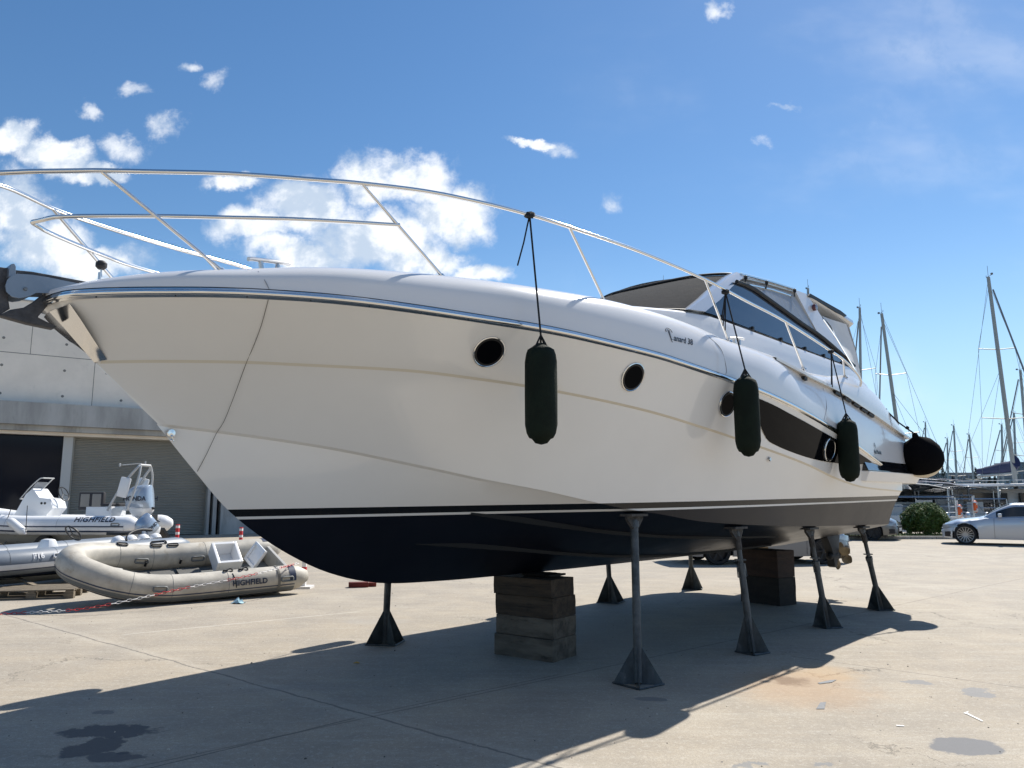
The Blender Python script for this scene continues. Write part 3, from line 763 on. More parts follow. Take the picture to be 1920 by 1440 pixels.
# portholes
M['hole'] = mat('porthole_glass', (.003, .0035, .005), .08, spec=.5, ior=1.10)
M['hwin'] = mat('hull_window_glass', (.003, .0035, .005), .05, spec=.22)
for (u, v, r) in ((917, 660, .125), (1187, 707, .125), (1364, 758, .125), (1556, 843, .135)):
    c0 = on_hull(u, v, .004)
    if u == 1556: c0 = on_hull(u, v, .014)
    ty = (hullY(c0.x + .1, c0.z) - hullY(c0.x - .1, c0.z)) / .2; tz = (hullY(c0.x, c0.z + .08) - hullY(c0.x, c0.z - .08)) / .16
    ex = Vector((1, ty, 0)).normalized(); nn = Vector((-ty, 1, -tz)).normalized(); ez = ex.cross(nn) * -1
    for sgn in (1, -1):
        c1 = Vector((c0.x, sgn * c0.y, c0.z)); f3 = lambda v_: Vector((v_.x, sgn * v_.y, v_.z))
        X_, Z_, N_ = f3(ex), f3(ez), f3(nn); MM = Matrix((X_, Z_, N_)).transposed()
        po = thing('porthole', None, None); po.parent = yacht; po.location = BT(c1)
        mb = YB(); mb.lathe([(r - .008, -.004), (r - .006, .006), (r - .001, .009), (r + .005, .006), (r + .007, -.004)], 40, (0, 0, 0), MM); mb.build('rim', M['steel'], po, smooth=50)
        mb = YB(); mb.lathe([(0, .002), (r * .7, .002), (r - .006, .0025)], 40, (0, 0, 0), MM); mb.build('glass', M['hole'], po, smooth=50)
        mb = YB(); mb.lathe([(r - .022, .003), (r - .022, .006), (r - .008, .007), (r - .008, .003)], 40, (0, 0, 0), MM); mb.build('gasket', M['black'], po, smooth=50)
# ---- rails
rp = [(-.42, 0, 3.52), (-.40, .05, 3.522), (-.35, .10, 3.528), (-.2, .21, 3.553), (0, .38, 3.571), (.1, .46, 3.58), (.3, .59, 3.60), (.75, .85, 3.652), (1.3, 1.10, 3.706), (1.543, 1.195, 3.732), (2.0, 1.355, 3.767), (2.45, 1.49, 3.773), (2.86, 1.592, 3.767), (3.26, 1.673, 3.752), (4.12, 1.782, 3.727), (5.11, 1.874, 3.665), (5.93, 1.905, 3.596), (6.81, 1.93, 3.525), (8.1, 1.94, 3.37), (8.49, 1.94, 3.32), (8.9, 1.93, 3.23), (9.16, 1.92, 3.13), (9.25, 1.88, 3.06)]
full = [(x, -y, z) for x, y, z in rp[:0:-1]] + rp
mb = YB(); mb.tube(smooth_path(full, 6), .0155, 10); mb.build('top_rail', M['steel'], yacht, smooth=60)
mp_ = [(-.125, 0, 3.30), (-.10, .05, 3.305), (-.05, .13, 3.318), (0, .19, 3.322), (.1, .28, 3.33), (.3, .44, 3.3446), (.5, .59, 3.359), (.75, .76, 3.377), (1.2, 1.0, 3.425), (1.86, 1.225, 3.506)]
mb = YB(); mb.tube(smooth_path([(x, -y, z) for x, y, z in mp_[:0:-1]] + mp_, 6), .0145, 10); mb.build('middle_rail', M['steel'], yacht, smooth=60)
st = [((.1, .46, 3.58), (.834, .71, 3.04)), ((1.543, 1.195, 3.732), (2.28, 1.257, 3.20)), ((3.26, 1.673, 3.75), (3.90, 1.57, 3.25)), ((5.11, 1.874, 3.663), (5.87, 1.71, 3.20)), ((6.81, 1.93, 3.522), (7.67, 1.76, 3.12)), ((8.49, 1.94, 3.32), (8.95, 1.79, 3.17))]
for a, b in st:
    for sgn in (1, -1):
        mb = YB(); A_, B_ = Vector((a[0], sgn * a[1], a[2])), Vector((b[0], sgn * b[1], b[2] - .02))
        mb.tube([A_, B_], .0125, 10); d = (A_ - B_).normalized()
        mb.tube([B_, B_ + d * .05], .02, 10); mb.lathe([(0, .012), (.034, .008), (.038, -.01)], 12, tuple(B_ + Vector((0, 0, .008))))
        mb.build('stanchion', M['steel'], yacht, smooth=50)
# cleats
def cleat(x, y, z, sgn):
    mb = YB(); 
    mb.tube([(x - .155, sgn * y, z + .075), (x - .13, sgn * y, z + .082), (x + .13, sgn * y, z + .112), (x + .155, sgn * y, z + .11)], .015, 8, sq=(1, 1.4))
    for s in (-.05, .05): mb.tube([(x + s, sgn * y, z - .02), (x + s * 1.3, sgn * y, z + .085)], .017, 8)
    mb.box((x, sgn * y, z - .01), (.22, .05, .02)); mb.build('cleat', M['steelb'], yacht, smooth=50)
for s in (1, -1): cleat(1.115, .75, 3.07, s)
p = atY(1385, 645, 1.62)
for s in (1, -1): cleat(p.x, 1.6, p.z - .03, s)
# bow roller in grey metal with the nav light behind
M['bluegrey'] = mat('roller_cheek_metal', (.25, .29, .34), .38, .5, var=.08, vscale=6)
M['dkgrey'] = mat('anchor_iron', (.085, .085, .09), .6, .3, var=.35, vscale=14, bump=.5, bscale=70)
def P0(pts, Y=0.): return [atY(u, v, Y) for u, v in pts]
ck = [(155, 533), (120, 526), (92, 520), (60, 515), (32, 513), (22, 516), (14, 524), (10, 536), (12, 547), (22, 556), (36, 559), (50, 557), (60, 553), (68, 549), (100, 550), (128, 549)]
mb = YB()
mb.prism(P0(ck, .075), (0, -.012, 0)); mb.prism([Vector((p.x, -.063, p.z)) for p in P0(ck, .075)], (0, -.012, 0)); mb.build('bow_roller', M['bluegrey'], yacht, smooth=30)
mb = YB(); mb.prism(P0([(28, 506), (60, 509), (110, 518), (173, 530), (150, 534), (90, 521), (31, 514)], .05), (0, -.10, 0)); mb.build('roller_bar', M['dkgrey'], yacht, smooth=0, bevel=.004)
mb = YB(); mb.prism(P0([(16, 520), (17, 504), (21, 495), (27, 494), (30, 499), (30, 515)], .066), (0, -.13, 0)); mb.build('roller_tab', M['bluegrey'], yacht, smooth=0, bevel=.003)
p = atY(48, 541.5, .08); mb = YB(); mb.lathe([(0, .008), (.011, .007), (.012, 0)], 6, tuple(p), Matrix.Rotation(-pi / 2, 3, 'X')); mb.build('roller_bolt', M['gal'], yacht)
p = atY(186, 527, 0); q_ = atY(190, 497, 0)
mb = YB(); mb.tube([p, p + Vector((0, 0, .06))], .011, 8); mb.tube([p + Vector((.012, 0, .03)), q_ - Vector((0, 0, .03))], .006, 6); mb.build('light_stem', M['steelb'], yacht)
mb = YB(); mb.lathe([(0, .03), (.022, .028), (.036, .012), (.036, -.012), (.02, -.03), (0, -.03)], 14, tuple(q_)); mb.build('bow_light', M['black'], yacht)
# lettering
def side_map(u, v, Y, sx, slope):
    p0 = atY(u, v, Y)
    return p0
M['letter'] = mat('dark_lettering', (.08, .10, .13), .35)
p0 = atY(1254, 635, 1.76)
def mould_y(x, z):
    mm = moulding(x); z = min(max(z, mm[0][2]), mm[-1][2])
    for a, b in zip(mm, mm[1:]):
        if a[2] <= z <= b[2] + 1e-6: t = (z - a[2]) / max(1e-6, b[2] - a[2]); return a[1] + (b[1] - a[1]) * t
    return mm[-1][1]
def on_mould(u, v, off=.004):
    Y = 1.7
    for _ in range(100):
        p = atY(u, v, Y); Y = .8 * Y + .2 * (mould_y(p.x, p.z) + off)
    return atY(u, v, Y)
p0 = on_mould(1254, 636)
def fm(x, y):
    X_, Z_ = p0.x + x, p0.z + y - .01 * x; return (X_, mould_y(X_, Z_) + .004, Z_)
mb = YB(); add_text(mb, 'anard 38', .085, lambda x, y: fm(x + .075, y), shear=.35, bold=.0015)
arc = [(.075, .075), (.06, .10), (.03, .11), (.0, .105), (-.02, .085), (-.012, .07)]
mb.tube([fm(x, y) for x, y in smooth_path([Vector((a, b, 0)) for a, b in arc], 4) and [(q[0], q[1]) for q in smooth_path([Vector((a, b, 0)) for a, b in arc], 4)]], .0028, 4)
mb.tube([fm(a, b) for a, b in [(.015, .095), (.022, .05), (.04, -.01), (.055, -.02)]], .003, 4); mb.tube([fm(a, b) for a, b in [(.033, .09), (.035, .04), (.045, .0), (.07, .01)]], .003, 4)
mb.build('lettering', M['letter'], yacht, smooth=0)
p1 = on_mould(1640, 850)
def fm2(x, y):
    X_, Z_ = p1.x + x, p1.z + y; return (X_, mould_y(X_, Z_) + .004, Z_)
mb = YB(); add_text(mb, 'blu Martin', .075, fm2, bold=.004); add_text(mb, 'Fy.', .085, lambda x, y: fm2(x + .02, y + .085), shear=.4, bold=.001)
mb.build('lettering', M['letter'], yacht, smooth=0)
# stern drives with their twin propellers
M['bronze'] = mat('bronze', (.22, .18, .12), .45, .5, var=.25, vscale=10)
M['drive'] = mat('drive_grey', (.02, .023, .028), .6, .0, spec=.3, var=.3, vscale=8)
for sgn in (1, -1):
    dr = thing('stern_drive', None, None); dr.parent = yacht; dr.location = BT((11.05, sgn * .68, .0))
    mb = YB(); mb.prism([(-.3, -.06, .95), (-.3, -.06, 1.2), (.12, -.06, 1.15), (.22, -.06, .98), (.16, -.06, .78), (.12, -.06, .66), (.02, -.06, .48), (-.06, -.06, .50), (-.1, -.06, .7), (-.16, -.06, .8)], (0, .12, 0))
    mb.lathe([(0, -.16), (.05, -.14), (.075, -.02), (.08, .1), (.07, .18)], 14, (.0, 0, .66), Matrix.Rotation(pi / 2, 3, 'Y')); mb.build('gear_leg', M['drive'], dr, smooth=35, bevel=.012)
    for k, (xo, nb, r) in enumerate(((.22, 3, .225), (.36, 3, .20))):
        mb = YB(); mb.lathe([(0, -.05), (.06, -.05), (.06, .05), (.045, .07), (0, .07)], 14, (xo, 0, .66), Matrix.Rotation(pi / 2, 3, 'Y'))
        for b in range(nb):
            a0 = 2 * pi * b / nb + .5 + k; rows = []
            for i in range(7):
                t = i / 6; rr = .04 + (r - .04) * t; w = .085 * sin(pi * (.12 + .84 * t)) ** .8
                tw = (.9 - .5 * t) * (1 if k else -1)
                rows.append([(xo + s * w * sin(tw) + .01 * (1 - s * s), rr * cos(a0) - s * w * cos(tw) * sin(a0), .66 + rr * sin(a0) + s * w * cos(tw) * cos(a0)) for s in (-1, -.5, 0, .5, 1)])
            mb.grid(rows)
        mb.build('propeller', M['bronze'], dr, smooth=60)
# through-hull pickups under the bottom
mb = YB()
for (u, v) in ((1163, 1046), (1178, 1046)):
    p = atY(u, v, 0.15); mb = YB(); mb.lathe([(0, -.035), (.04, -.02), (.045, .0), (.045, .06)], 10, (p.x, .15, p.z + .005)); mb.build('water_pickup', M['drive'], yacht)

# ---- anchor: a thing held by the roller
AN = atY(48, 541, 0.)
anchor = thing('anchor', 'dark iron plough anchor with hooked flukes hanging off the bow roller', 'anchor', wld(AN.x, 0, AN.z), HD)
def LA(pts): return [(q.x - AN.x, 0, q.z - AN.z) for q in P0(pts)]
mb = YB()
def sym(mb, poly, w):
    p = LA(poly); mb.prism([(x, w / 2, z) for x, y, z in p], (0, -w, 0))
sym(mb, [(-30, 500), (0, 502), (17, 504), (17, 530), (10, 540), (13, 556), (17, 580), (0, 590), (-30, 588)], .045)
mb.build('shank', M['dkgrey'], anchor, smooth=0, bevel=.006)
mb = YB()
sym(mb, [(-40, 585), (0, 590), (17, 582), (42, 578), (62, 566), (80, 552), (100, 551), (98, 561), (82, 580), (68, 596), (104, 614), (98, 618), (50, 608), (0, 594), (-40, 594)], .07)
mb.build('fluke', M['dkgrey'], anchor, smooth=0, bevel=.008)

# ---- fenders: hang on ropes from the rail
M['fend'] = mat('dark_green_fender_cover', (.009, .015, .010), .8, spec=.2, bump=.5, bscale=90, var=.3, vscale=6)
M['vinyl'] = mat('cream_vinyl_ball', (.62, .55, .42), .4)
def fender(label, top, bot, knot, Y, loops, sgn=1):
    c = (atY(*top, Y) + atY(*bot, Y)) / 2; h = (atY(*top, Y).z - atY(*bot, Y).z) / 2
    kx = knot
    f = thing('fender', label, 'fender', wld(c.x, sgn * Y, c.z), HD, 'black fenders hanging along the yacht')
    r = .120
    prof = [(0, h * .98), (.03, h * .96), (.07, h * .88), (.10, h * .83), (r * .93, h * .74), (r, h * .6), (r * 1.01, 0), (r, -h * .62), (r * .9, -h * .78), (.09, -h * .87), (.07, -h * .89), (.045, -h * .97), (0, -h * 1.0)]
    mb = MB(); mb.lathe(prof, 28); mb.build('cover', M['fend'], f, smooth=50)
    mb = MB(); k = Vector((kx[0] - c.x, -(sgn * kx[1] - sgn * Y), kx[2] - c.z)); e = Vector((0, 0, h * .95))
    rb = None
    for a in (0, 1.57, 3.14, 4.71): mb.tube([e + Vector((0, 0, .07)), Vector((.06 * cos(a), .06 * sin(a), h * .88))], .007, 5)
    over = Vector((0, -sgn * (hullY(c.x, zs(c.x)) + .03 - Y), zs(c.x) - c.z))
    mb.tube([e, e + Vector((0, 0, .07)), k], .0075, 6)
    mb.tube([k + Vector((.02 * cos(t) - .0, .02 * sin(t) * 1, .02 * sin(2 * t))) for t in [i * .7 for i in range(12)]], .011, 6)
    for a in (0, 1, 2): mb.lathe([(0, .03), (.032, .012), (.032, -.014), (0, -.03)], 8, tuple(k + Vector((.018 * (a - 1), 0, .006 * (a - 1)))))
    for dx_, ln in loops: mb.tube([k, k + Vector((dx_ * .5, .004 * sgn, -ln * .55)), k + Vector((dx_, .01 * sgn, -ln))], .0065, 5)
    mb.build('rope', M['rope'], f, smooth=60)
    return f
K1 = atY(993, 403, 1.592); K2 = atY(1360, 547, 1.887); K3 = atY(1558, 659, 1.94)
fender('long black fender nearest the bow, beside the foremost porthole', (1013, 640), (1016, 834), K1, 1.77, [(-.13, .44), (-.02, .1)])
fender('long black fender covering the front end of the dark hull window', (1393, 700), (1408, 857), K2, 2.06, [(-.06, .36), (-.09, .30), (-.02, .40)])
fender('long black fender over the aft end of the dark hull window', (1585, 782), (1596, 904), K3, 2.06, [(-.03, .42), (.02, .30), (-.0, .45)])
for (a, b, k, Y, wh_) in (((1013, 640), (1016, 834), K1, 1.77, 'nearest the bow'), ((1393, 700), (1408, 857), K2, 2.06, 'amidships'), ((1585, 782), (1596, 904), K3, 2.06, 'nearest the stern')):
    fender('black fender hanging on the far side of the yacht, ' + wh_, a, b, k, Y, [], -1)
cB = atY(1728, 858, 2.08)
fb = thing('fender', 'round black covered ball fender with a cream underside at the stern', 'fender', wld(cB.x, 2.08, cB.z), HD)
Mx = Matrix.Rotation(radians(-38), 3, 'Y')
mb = MB(); R_ = .30
mb.lathe([(.0, .44), (.035, .43), (.05, .36), (.12, .30), (.22, .22), (.28, .11), (R_, 0), (.293, -.07), (.272, -.125)], 30, M=Mx); mb.build('cover', mat('black_ball_cover', (.006, .006, .007), .95, spec=.05, bump=.5, bscale=30), fb, smooth=60)
mb = MB(); mb.lathe([(.275, -.09), (.268, -.125), (.245, -.17), (.20, -.225), (.12, -.28), (.05, -.335), (0, -.335)], 26, M=Mx); mb.build('ball', M['vinyl'], fb, smooth=60)
mb = MB(); tip = Mx @ Vector((0, 0, .43)); q2 = atY(1660, 768, 1.84); kk = Vector((q2.x - cB.x, -(1.84 - 2.08), q2.z - cB.z))
mb.tube([tip, tip * .45 + kk * .55 + Vector((0, 0, -.03)), kk], .012, 6)
mb.lathe([(0, .03), (.028, .01), (.028, -.012), (0, -.03)], 8, tuple(tip * .75 + kk * .25)); mb.lathe([(0, .03), (.025, .01), (.025, -.012), (0, -.03)], 8, tuple(kk))
mb.build('rope', M['rope'], fb, smooth=60)
# ------------------------------------------------------------------ stands and blocks under the yacht
M['pipe'] = mat('stand_pipe_paint', (.085, .095, .10), .55, .3, var=.45, vscale=7, bump=.5, bscale=45, stain=((.20, .22, .23), .6))
M['fin'] = mat('stand_plate_paint', (.060, .072, .075), .55, .2, var=.45, vscale=9, bump=.4, bscale=40, stretch=(1, 1, .5), stain=((.17, .18, .175), .8))
M['padm'] = mat('stand_pad_rust', (.07, .065, .06), .75, .2, var=.5, vscale=20, bump=.6)
def stand(label, base, head, rot, h=.30, w=.24, handle=.55, group='steel jack stands under the yacht'):
    b, t_ = Vector(base), Vector(head)
    s = thing('jack_stand', label, 'stand', b, 0, group)
    t = t_ - b; d = t.normalized(); Lp = t.length
    def at(k): return d * (Lp * k)
    # fins: four triangular plates
    mb = MB()
    for k in range(4):
        a = rot + k * pi / 2; e = Vector((cos(a), sin(a), 0)); n = Vector((-sin(a), cos(a), 0)) * .004
        c_ = d * h
        mb.add([e * .02 + n, e * w + n, c_ + e * .035 + n, c_ + n, e * .02 - n, e * w - n, c_ + e * .035 - n, c_ - n], [(0, 1, 2, 3), (4, 5, 6, 7), (0, 1, 5, 4), (1, 2, 6, 5), (2, 3, 7, 6), (3, 0, 4, 7)])
        a2 = a + pi / 2; e2 = Vector((cos(a2), sin(a2), 0))
        # bottom edge bars between neighbouring fins
        f = e * w; g_ = e2 * w; mb.tube([f + Vector((0, 0, .008)), g_ + Vector((0, 0, .008))], .009, 4)
    mb.build('foot', M['fin'], s, smooth=0)
    mb = MB(); mb.tube([Vector((0, 0, .0)) + d * .01, at(handle)], .036, 16); mb.tube([at(handle) - d * .03, at(handle)], .042, 16); mb.build('outer_tube', M['pipe'], s, smooth=50)
    mb = MB(); mb.tube([at(handle) - d * .05, at(.96)], .027, 14); mb.build('inner_tube', M['pipe'], s, smooth=50)
    mb = MB(); hc = at(handle)
    sx = Vector((YA.x, YA.y, 0))
    if handle < .85:
        mb.tube([hc, hc + d * .05], .047, 6)
        for q in (1, -1):
            o = hc + d * .02
            mb.tube([o + sx * .04 * q, o + sx * .09 * q, o + sx * .095 * q - d * .10, o + sx * .045 * q - d * .11], .007, 6)
        mb.box(hc + d * .09, (.11, .05, .015))
    else: mb.tube([hc - d * .01, hc + d * .03], .045, 8)
    mb.build('screw_handle', M['pipe'], s, smooth=40)
    mb = MB(); n_ = Vector((0, 0, 1)); hp = t
    for sg in (1, -1):
        mb.prism([hp - d * .17 + YN * -.015, hp - d * .15 + YA * (.03 * sg) + YN * -.015, hp + YA * (.125 * sg) - Vector((0, 0, .05)) + YN * -.015, hp + YA * (.125 * sg) - Vector((0, 0, .02)) + YN * -.015, hp - Vector((0, 0, .02)) + YN * -.015], YN * .03)
    mb.box(hp - Vector((0, 0, .012)), (.27, .13, .022), rz=HD); mb.tube([hp - d * .24, hp - d * .10], .036, 10)
    mb.build('head_plate', M['padm'], s, smooth=0)
    return s
def bb(x, y, z=0): return tuple(wld(x, y, z))
stand('tall steel jack stand closest to the camera, with a welded flared foot', gnd(1197, 1283), bb(4.56, 1.36, 1.415), 1.45, .30, .215, .93)
stand('steel jack stand leaning in front of the far timber stack', gnd(1411, 1224), bb(6.15, 1.56, 1.262), 1.38, .36, .17, .66)
stand('steel jack stand second from the stern on the near side', gnd(1552, 1176), bb(8.01, 1.58, 1.205), 1.12, .38, .17, .62)
stand('steel jack stand nearest the stern on the near side', gnd(1652, 1143), bb(9.76, 1.6, 1.175), 1.0, .38, .18, .60)
stand('short leaning jack stand under the far side near the bow', gnd(722, 1206), bb(3.55, -.95, 1.25), .62, .42, .235, .8)
stand('jack stand behind the hull, right of the near timber stack', gnd(1145, 1129), bb(7.9, -1.4, 1.14), .35, .44, .235, .85)
stand('jack stand behind the hull, left of the far timber stack', gnd(1298, 1104), bb(10.35, -1.45, 1.13), .5, .44, .235, .85)
M['timber'] = mat('old_timber', (.062, .045, .030), .85, var=.5, vscale=1.6, bump=1.0, bscale=5, stretch=(.8, 7, 7), stain=((.012, .010, .009), .9))
M['timber2'] = mat('oily_timber', (.022, .020, .017), .8, var=.5, vscale=3, bump=.8, bscale=20, stretch=(1, 1, 4), stain=((.008, .008, .008), .95))
M['timberw'] = mat('whitewashed_timber', (.115, .098, .075), .85, var=.5, vscale=1.7, bump=1.0, bscale=5, stretch=(1.2, 5, 5), stain=((.015, .013, .012), .95))
rt = random.Random(5)
def timber(label, c, size, rz, m, grp, crack):
    o = thing('timber_block', label, 'timber block', c, rz, grp)
    mb = MB(); L_, W_, H_ = size; rows = []
    nx = 14
    for i in range(nx + 1):
        x = -L_ / 2 + L_ * i / nx; ring = []
        for (yy, zz) in ((-1, 0), (-1, .33), (-1, .66), (-1, 1), (-.4, 1), (.4, 1), (1, 1), (1, .5), (1, 0), (0, 0)):
            ring.append((x + rt.uniform(-.004, .004) * (i in (0, nx)), yy * W_ / 2 + rt.uniform(-.004, .004), zz * H_ + (rt.uniform(-.004, .0) if zz else 0)))
        rows.append(ring)
    mb.grid(rows, closed=True); mb.add(rows[0], [tuple(range(10))]); mb.add(rows[-1], [tuple(range(10))])
    body = mb.build('beam', m, o, smooth=0, bevel=.006)
    return o
def stack(cpx, rz, L_, W_, layers, m_, grp, names, total):
    c = gnd(*cpx); e = Vector((cos(rz), sin(rz), 0)); n = Vector((-sin(rz), cos(rz), 0))
    ctr = c + e * L_ / 2 - n * W_ / 2
    z = 0.
    for i, (h, nm) in enumerate(zip(layers, names)):
        off = Vector((rt.uniform(-.012, .012), rt.uniform(-.012, .012), z))
        timber(nm, ctr + off, (L_ + rt.uniform(-.01, .01), W_ + rt.uniform(-.01, .01), h - .002), rz + rt.uniform(-.012, .012), m_[i], grp, 4)
        z += h
    return ctr, z
ct, zz = stack((1035, 1243), radians(143), .70, .42, (.21, .19, .20, .175), [M['timberw'], M['timberw'], M['timber'], M['timber']], 'timber blocks of the near keel stack',
      ['lowest pale oil-streaked beam of the near timber stack, resting on the concrete', 'second beam from the ground in the near timber stack', 'third beam from the ground in the near timber stack', 'topmost cracked beam of the near timber stack, just under the keel'], .78)
w_ = tag(timber('small thin wedge of timber between keel and near stack', Vector((ct.x + .1, ct.y + .06, zz + .001)), (.34, .3, .022), radians(143), M['timber2'], None, 0), cat='wedge')
stack((1462, 1137), radians(125), .70, .40, (.40, .395), [M['timber2'], mat('reddish_timber', (.050, .030, .022), .8, var=.4, vscale=3, bump=.8, bscale=20, stretch=(1, 1, 4), stain=((.012, .01, .01), .95))], 'timber blocks of the far keel stack',
      ['black oily lower block of the far timber stack near the stern', 'brown reddish upper block of the far timber stack near the stern'], .8)
# loose grit and small chips lying on the concrete
rg = random.Random(21); mb = MB(); mb2 = MB()
for i in range(900):
    y = 3.2 + 14 * rg.random() ** 1.6; x = rg.uniform(-.75, .75) * y; s = rg.uniform(.002, .007) * (1 if rg.random() < .93 else 2.0); q = mb if rg.random() < .7 else mb2
    a = rg.uniform(0, 3); q.box((x, y, s * .35), (s * rg.uniform(.8, 2), s, s * .7), rz=a, taper=rg.uniform(.4, .8), m=0 if q is mb else 0)
tag(mb.build('grit', mat('dark_grit', (.10, .09, .08), .9), smooth=0), 'fine dark grit scattered over the yard concrete', 'grit', kind='stuff')
tag(mb2.build('gravel_chips', mat('pale_grit', (.55, .50, .42), .9), smooth=0), 'pale gravel chips scattered over the yard concrete', 'gravel', kind='stuff')
lf = thing('dry_leaf', 'small yellow dry leaf on the shaded concrete near the bow stand', 'leaf', gnd(668, 1245))
mb = MB(); mb.grid([[(-.03, 0, .004), (-.028, .008, .01)], [(0, -.018, .012), (0, .022, .02)], [(.03, 0, .005), (.032, .004, .012)]]); mb.build('blade', mat('yellow_leaf', (.45, .27, .04), .7), lf)
# ------------------------------------------------------------------ the concrete workshop on the left
WD = Vector((.82, .572, 0)).normalized(); WNV = Vector((WD.y, -WD.x, 0))     # along the wall, out of the wall
WP = gnd(380, 1003)
def wall_at(u, v, off=0.):
    r = ray(u, v); P = EYEV + r * ((WP + WNV * off - EYEV).dot(WNV) / r.dot(WNV)); return ((P - WP).dot(WD), P.z)
WRZ = atan2(WD.y, WD.x)
shop = thing('workshop', 'grey concrete workshop with a roller shutter and a dark window behind the small boats', 'building', WP, WRZ)
def WB(): return MB()
# local: x along wall, y into the wall (away from the camera), z up
def wbox(mb, s0, s1, z0, z1, y0, y1, m=0): mb.box(((s0 + s1) / 2, (y0 + y1) / 2, (z0 + z1) / 2), (s1 - s0, y1 - y0, z1 - z0), m=m)
zt_ = wall_at(45, 564)[1]; zf1 = wall_at(130, 758, .55)[1]; zf0 = wall_at(130, 799, .55)[1]
def conc(name, col, sc):
    return mat(name, col, .85, var=.12, vscale=sc, bump=.25, bscale=26, stain=((col[0] * .62, col[1] * .6, col[2] * .58), .35))
M['conc'] = mat('fair_faced_concrete', (.84, .76, .66), .85, var=.07, vscale=.8, bump=.2, bscale=26, stain=((.60, .54, .47), .4))
M['conc2'] = mat('fascia_concrete', (.40, .395, .38), .85, var=.25, vscale=1.2, bump=.25, bscale=20, stretch=(1, 1, .25), stain=((.17, .17, .16), .55))
x0, x1 = -34., 16.
mb = WB(); wbox(mb, x0, x1, zf0 - .35, zt_, .0, .35); wbox(mb, x0, x1, 0, zf0 - .35, .9, 1.1); mb.build('wall', M['conc'], shop, smooth=0)
mb = WB(); wbox(mb, x0 - .05, x1, zt_, zt_ + .06, -.04, 12); wbox(mb, x0, x1 , 0, zt_, 12, 12.2); wbox(mb, x1 - .2, x1, 0, zt_ - .02, .4, 12); mb.build('roof', M['conc2'], shop, smooth=0)
mb = WB(); wbox(mb, x0, x1, zf0, zf1, -.55, -.002); wbox(mb, x0, x1, zf0 - .22, zf0 - .002, -.3, .9)
mb.build('canopy', M['conc2'], shop, smooth=0)
# formwork joints and tie holes
mb = WB(); zj = wall_at(90, 667)[1]
wbox(mb, x0, x1, zj - .012, zj + .012, -.004, .0)
sj = wall_at(175, 720)[0]
k = sj
step = 4.9
ks = [sj + step * i for i in range(-5, 4)]
for q in ks: wbox(mb, q - .010, q + .010, zf1, zj - .012, -.004, .0)
for q in ks: wbox(mb, q - 2.3 - .01, q - 2.3 + .01, zj + .012, zt_, -.004, .0)
mb.build('panel_joint', mat('joint_dark', (.17, .16, .15), .9), shop, smooth=0)  # joints between the concrete panels, one even dark tone
mb = WB()
for (u, v) in ((7, 633), (125, 646), (3, 684), (121, 695), (0, 737), (117, 743), (227, 751), (200, 700)):
    s_, z_ = wall_at(u, v)
    for kk in range(-2, 1): mb.lathe([(0, -.004), (.05, -.003), (.055, .0)], 10, (s_ + kk * step, 0, z_), Matrix.Rotation(pi / 2, 3, 'X') @ Matrix.Scale(-1, 3, (0, 0, 1)))
mb.build('tie_holes', mat('tie_hole_plug', (.22, .21, .19), .9), shop)
# dark window left
M['wglass'] = mat('dark_shop_glass', (.008, .010, .018), .08, spec=.2)
M['alu'] = mat('light_aluminium', (.50, .50, .49), .45, .2)
sA = wall_at(117, 850, -.35)[0]; sB = wall_at(135, 850, -.35)[0]; sC = wall_at(386, 960, -.35)[0]; zL = wall_at(60, 812, -.35)[1]
zD = 0.
fr = WB(); wbox(fr, sA, sB, 0, zL + .02, .30, .55); wbox(fr, x0, sA, zL, zL + .10, .34, .55); wbox(fr, x0, sA, 0, .25, .36, .55); wbox(fr, sA - 5.2, sA - 5.05, .25, zL, .36, .5)
win = fr.build('window', M['alu'], shop, smooth=0)
mb = WB(); wbox(mb, x0, sA, .25, zL, .45, .47); mb.build('pane', M['wglass'], win, smooth=0)
# roller shutter
M['shut'] = mat('shutter_grey', (.30, .29, .255), .6, .15, var=.06, vscale=.7)
mb = WB(); rows = []; n = 64; H_ = zL + .25
for i in range(n * 4 + 1):
    z = .02 + H_ * i / (n * 4); ph = (i % 4); y = .50 - (.0, .022, .03, .022)[ph]
    rows.append([(sB, y, z), (sC, y, z)])
mb.grid(rows); mb.build('roller_shutter', M['shut'], shop, smooth=0)
mb = WB(); wbox(mb, sB, sC, zL - .12, zL + .3, .36, .46); wbox(mb, sC - .03, sC + .06, 0, zL, .36, .52); wbox(mb, sB - .0, sB + .07, 0, zL - .12, .36, .46); mb.build('shutter_guide', M['shut'], shop, smooth=0)
mb = WB()
for (a, b) in ((389, 394), (400, 407), (415, 470)):
    s0_, s1_ = wall_at(a, 960)[0], wall_at(b, 960)[0]; wbox(mb, s0_, s1_, 0, zf0 - .25, .1, .5)
wbox(mb, wall_at(470, 960)[0], x1, 0, zf0 - .25, .2, .5)
mb.build('pillar', M['conc2'], shop, smooth=0)
mb = WB(); wbox(mb, sC, wall_at(415, 960)[0], 0, zf0 - .25, .6, .62); mb.build('pane', M['wglass'], shop, smooth=0)

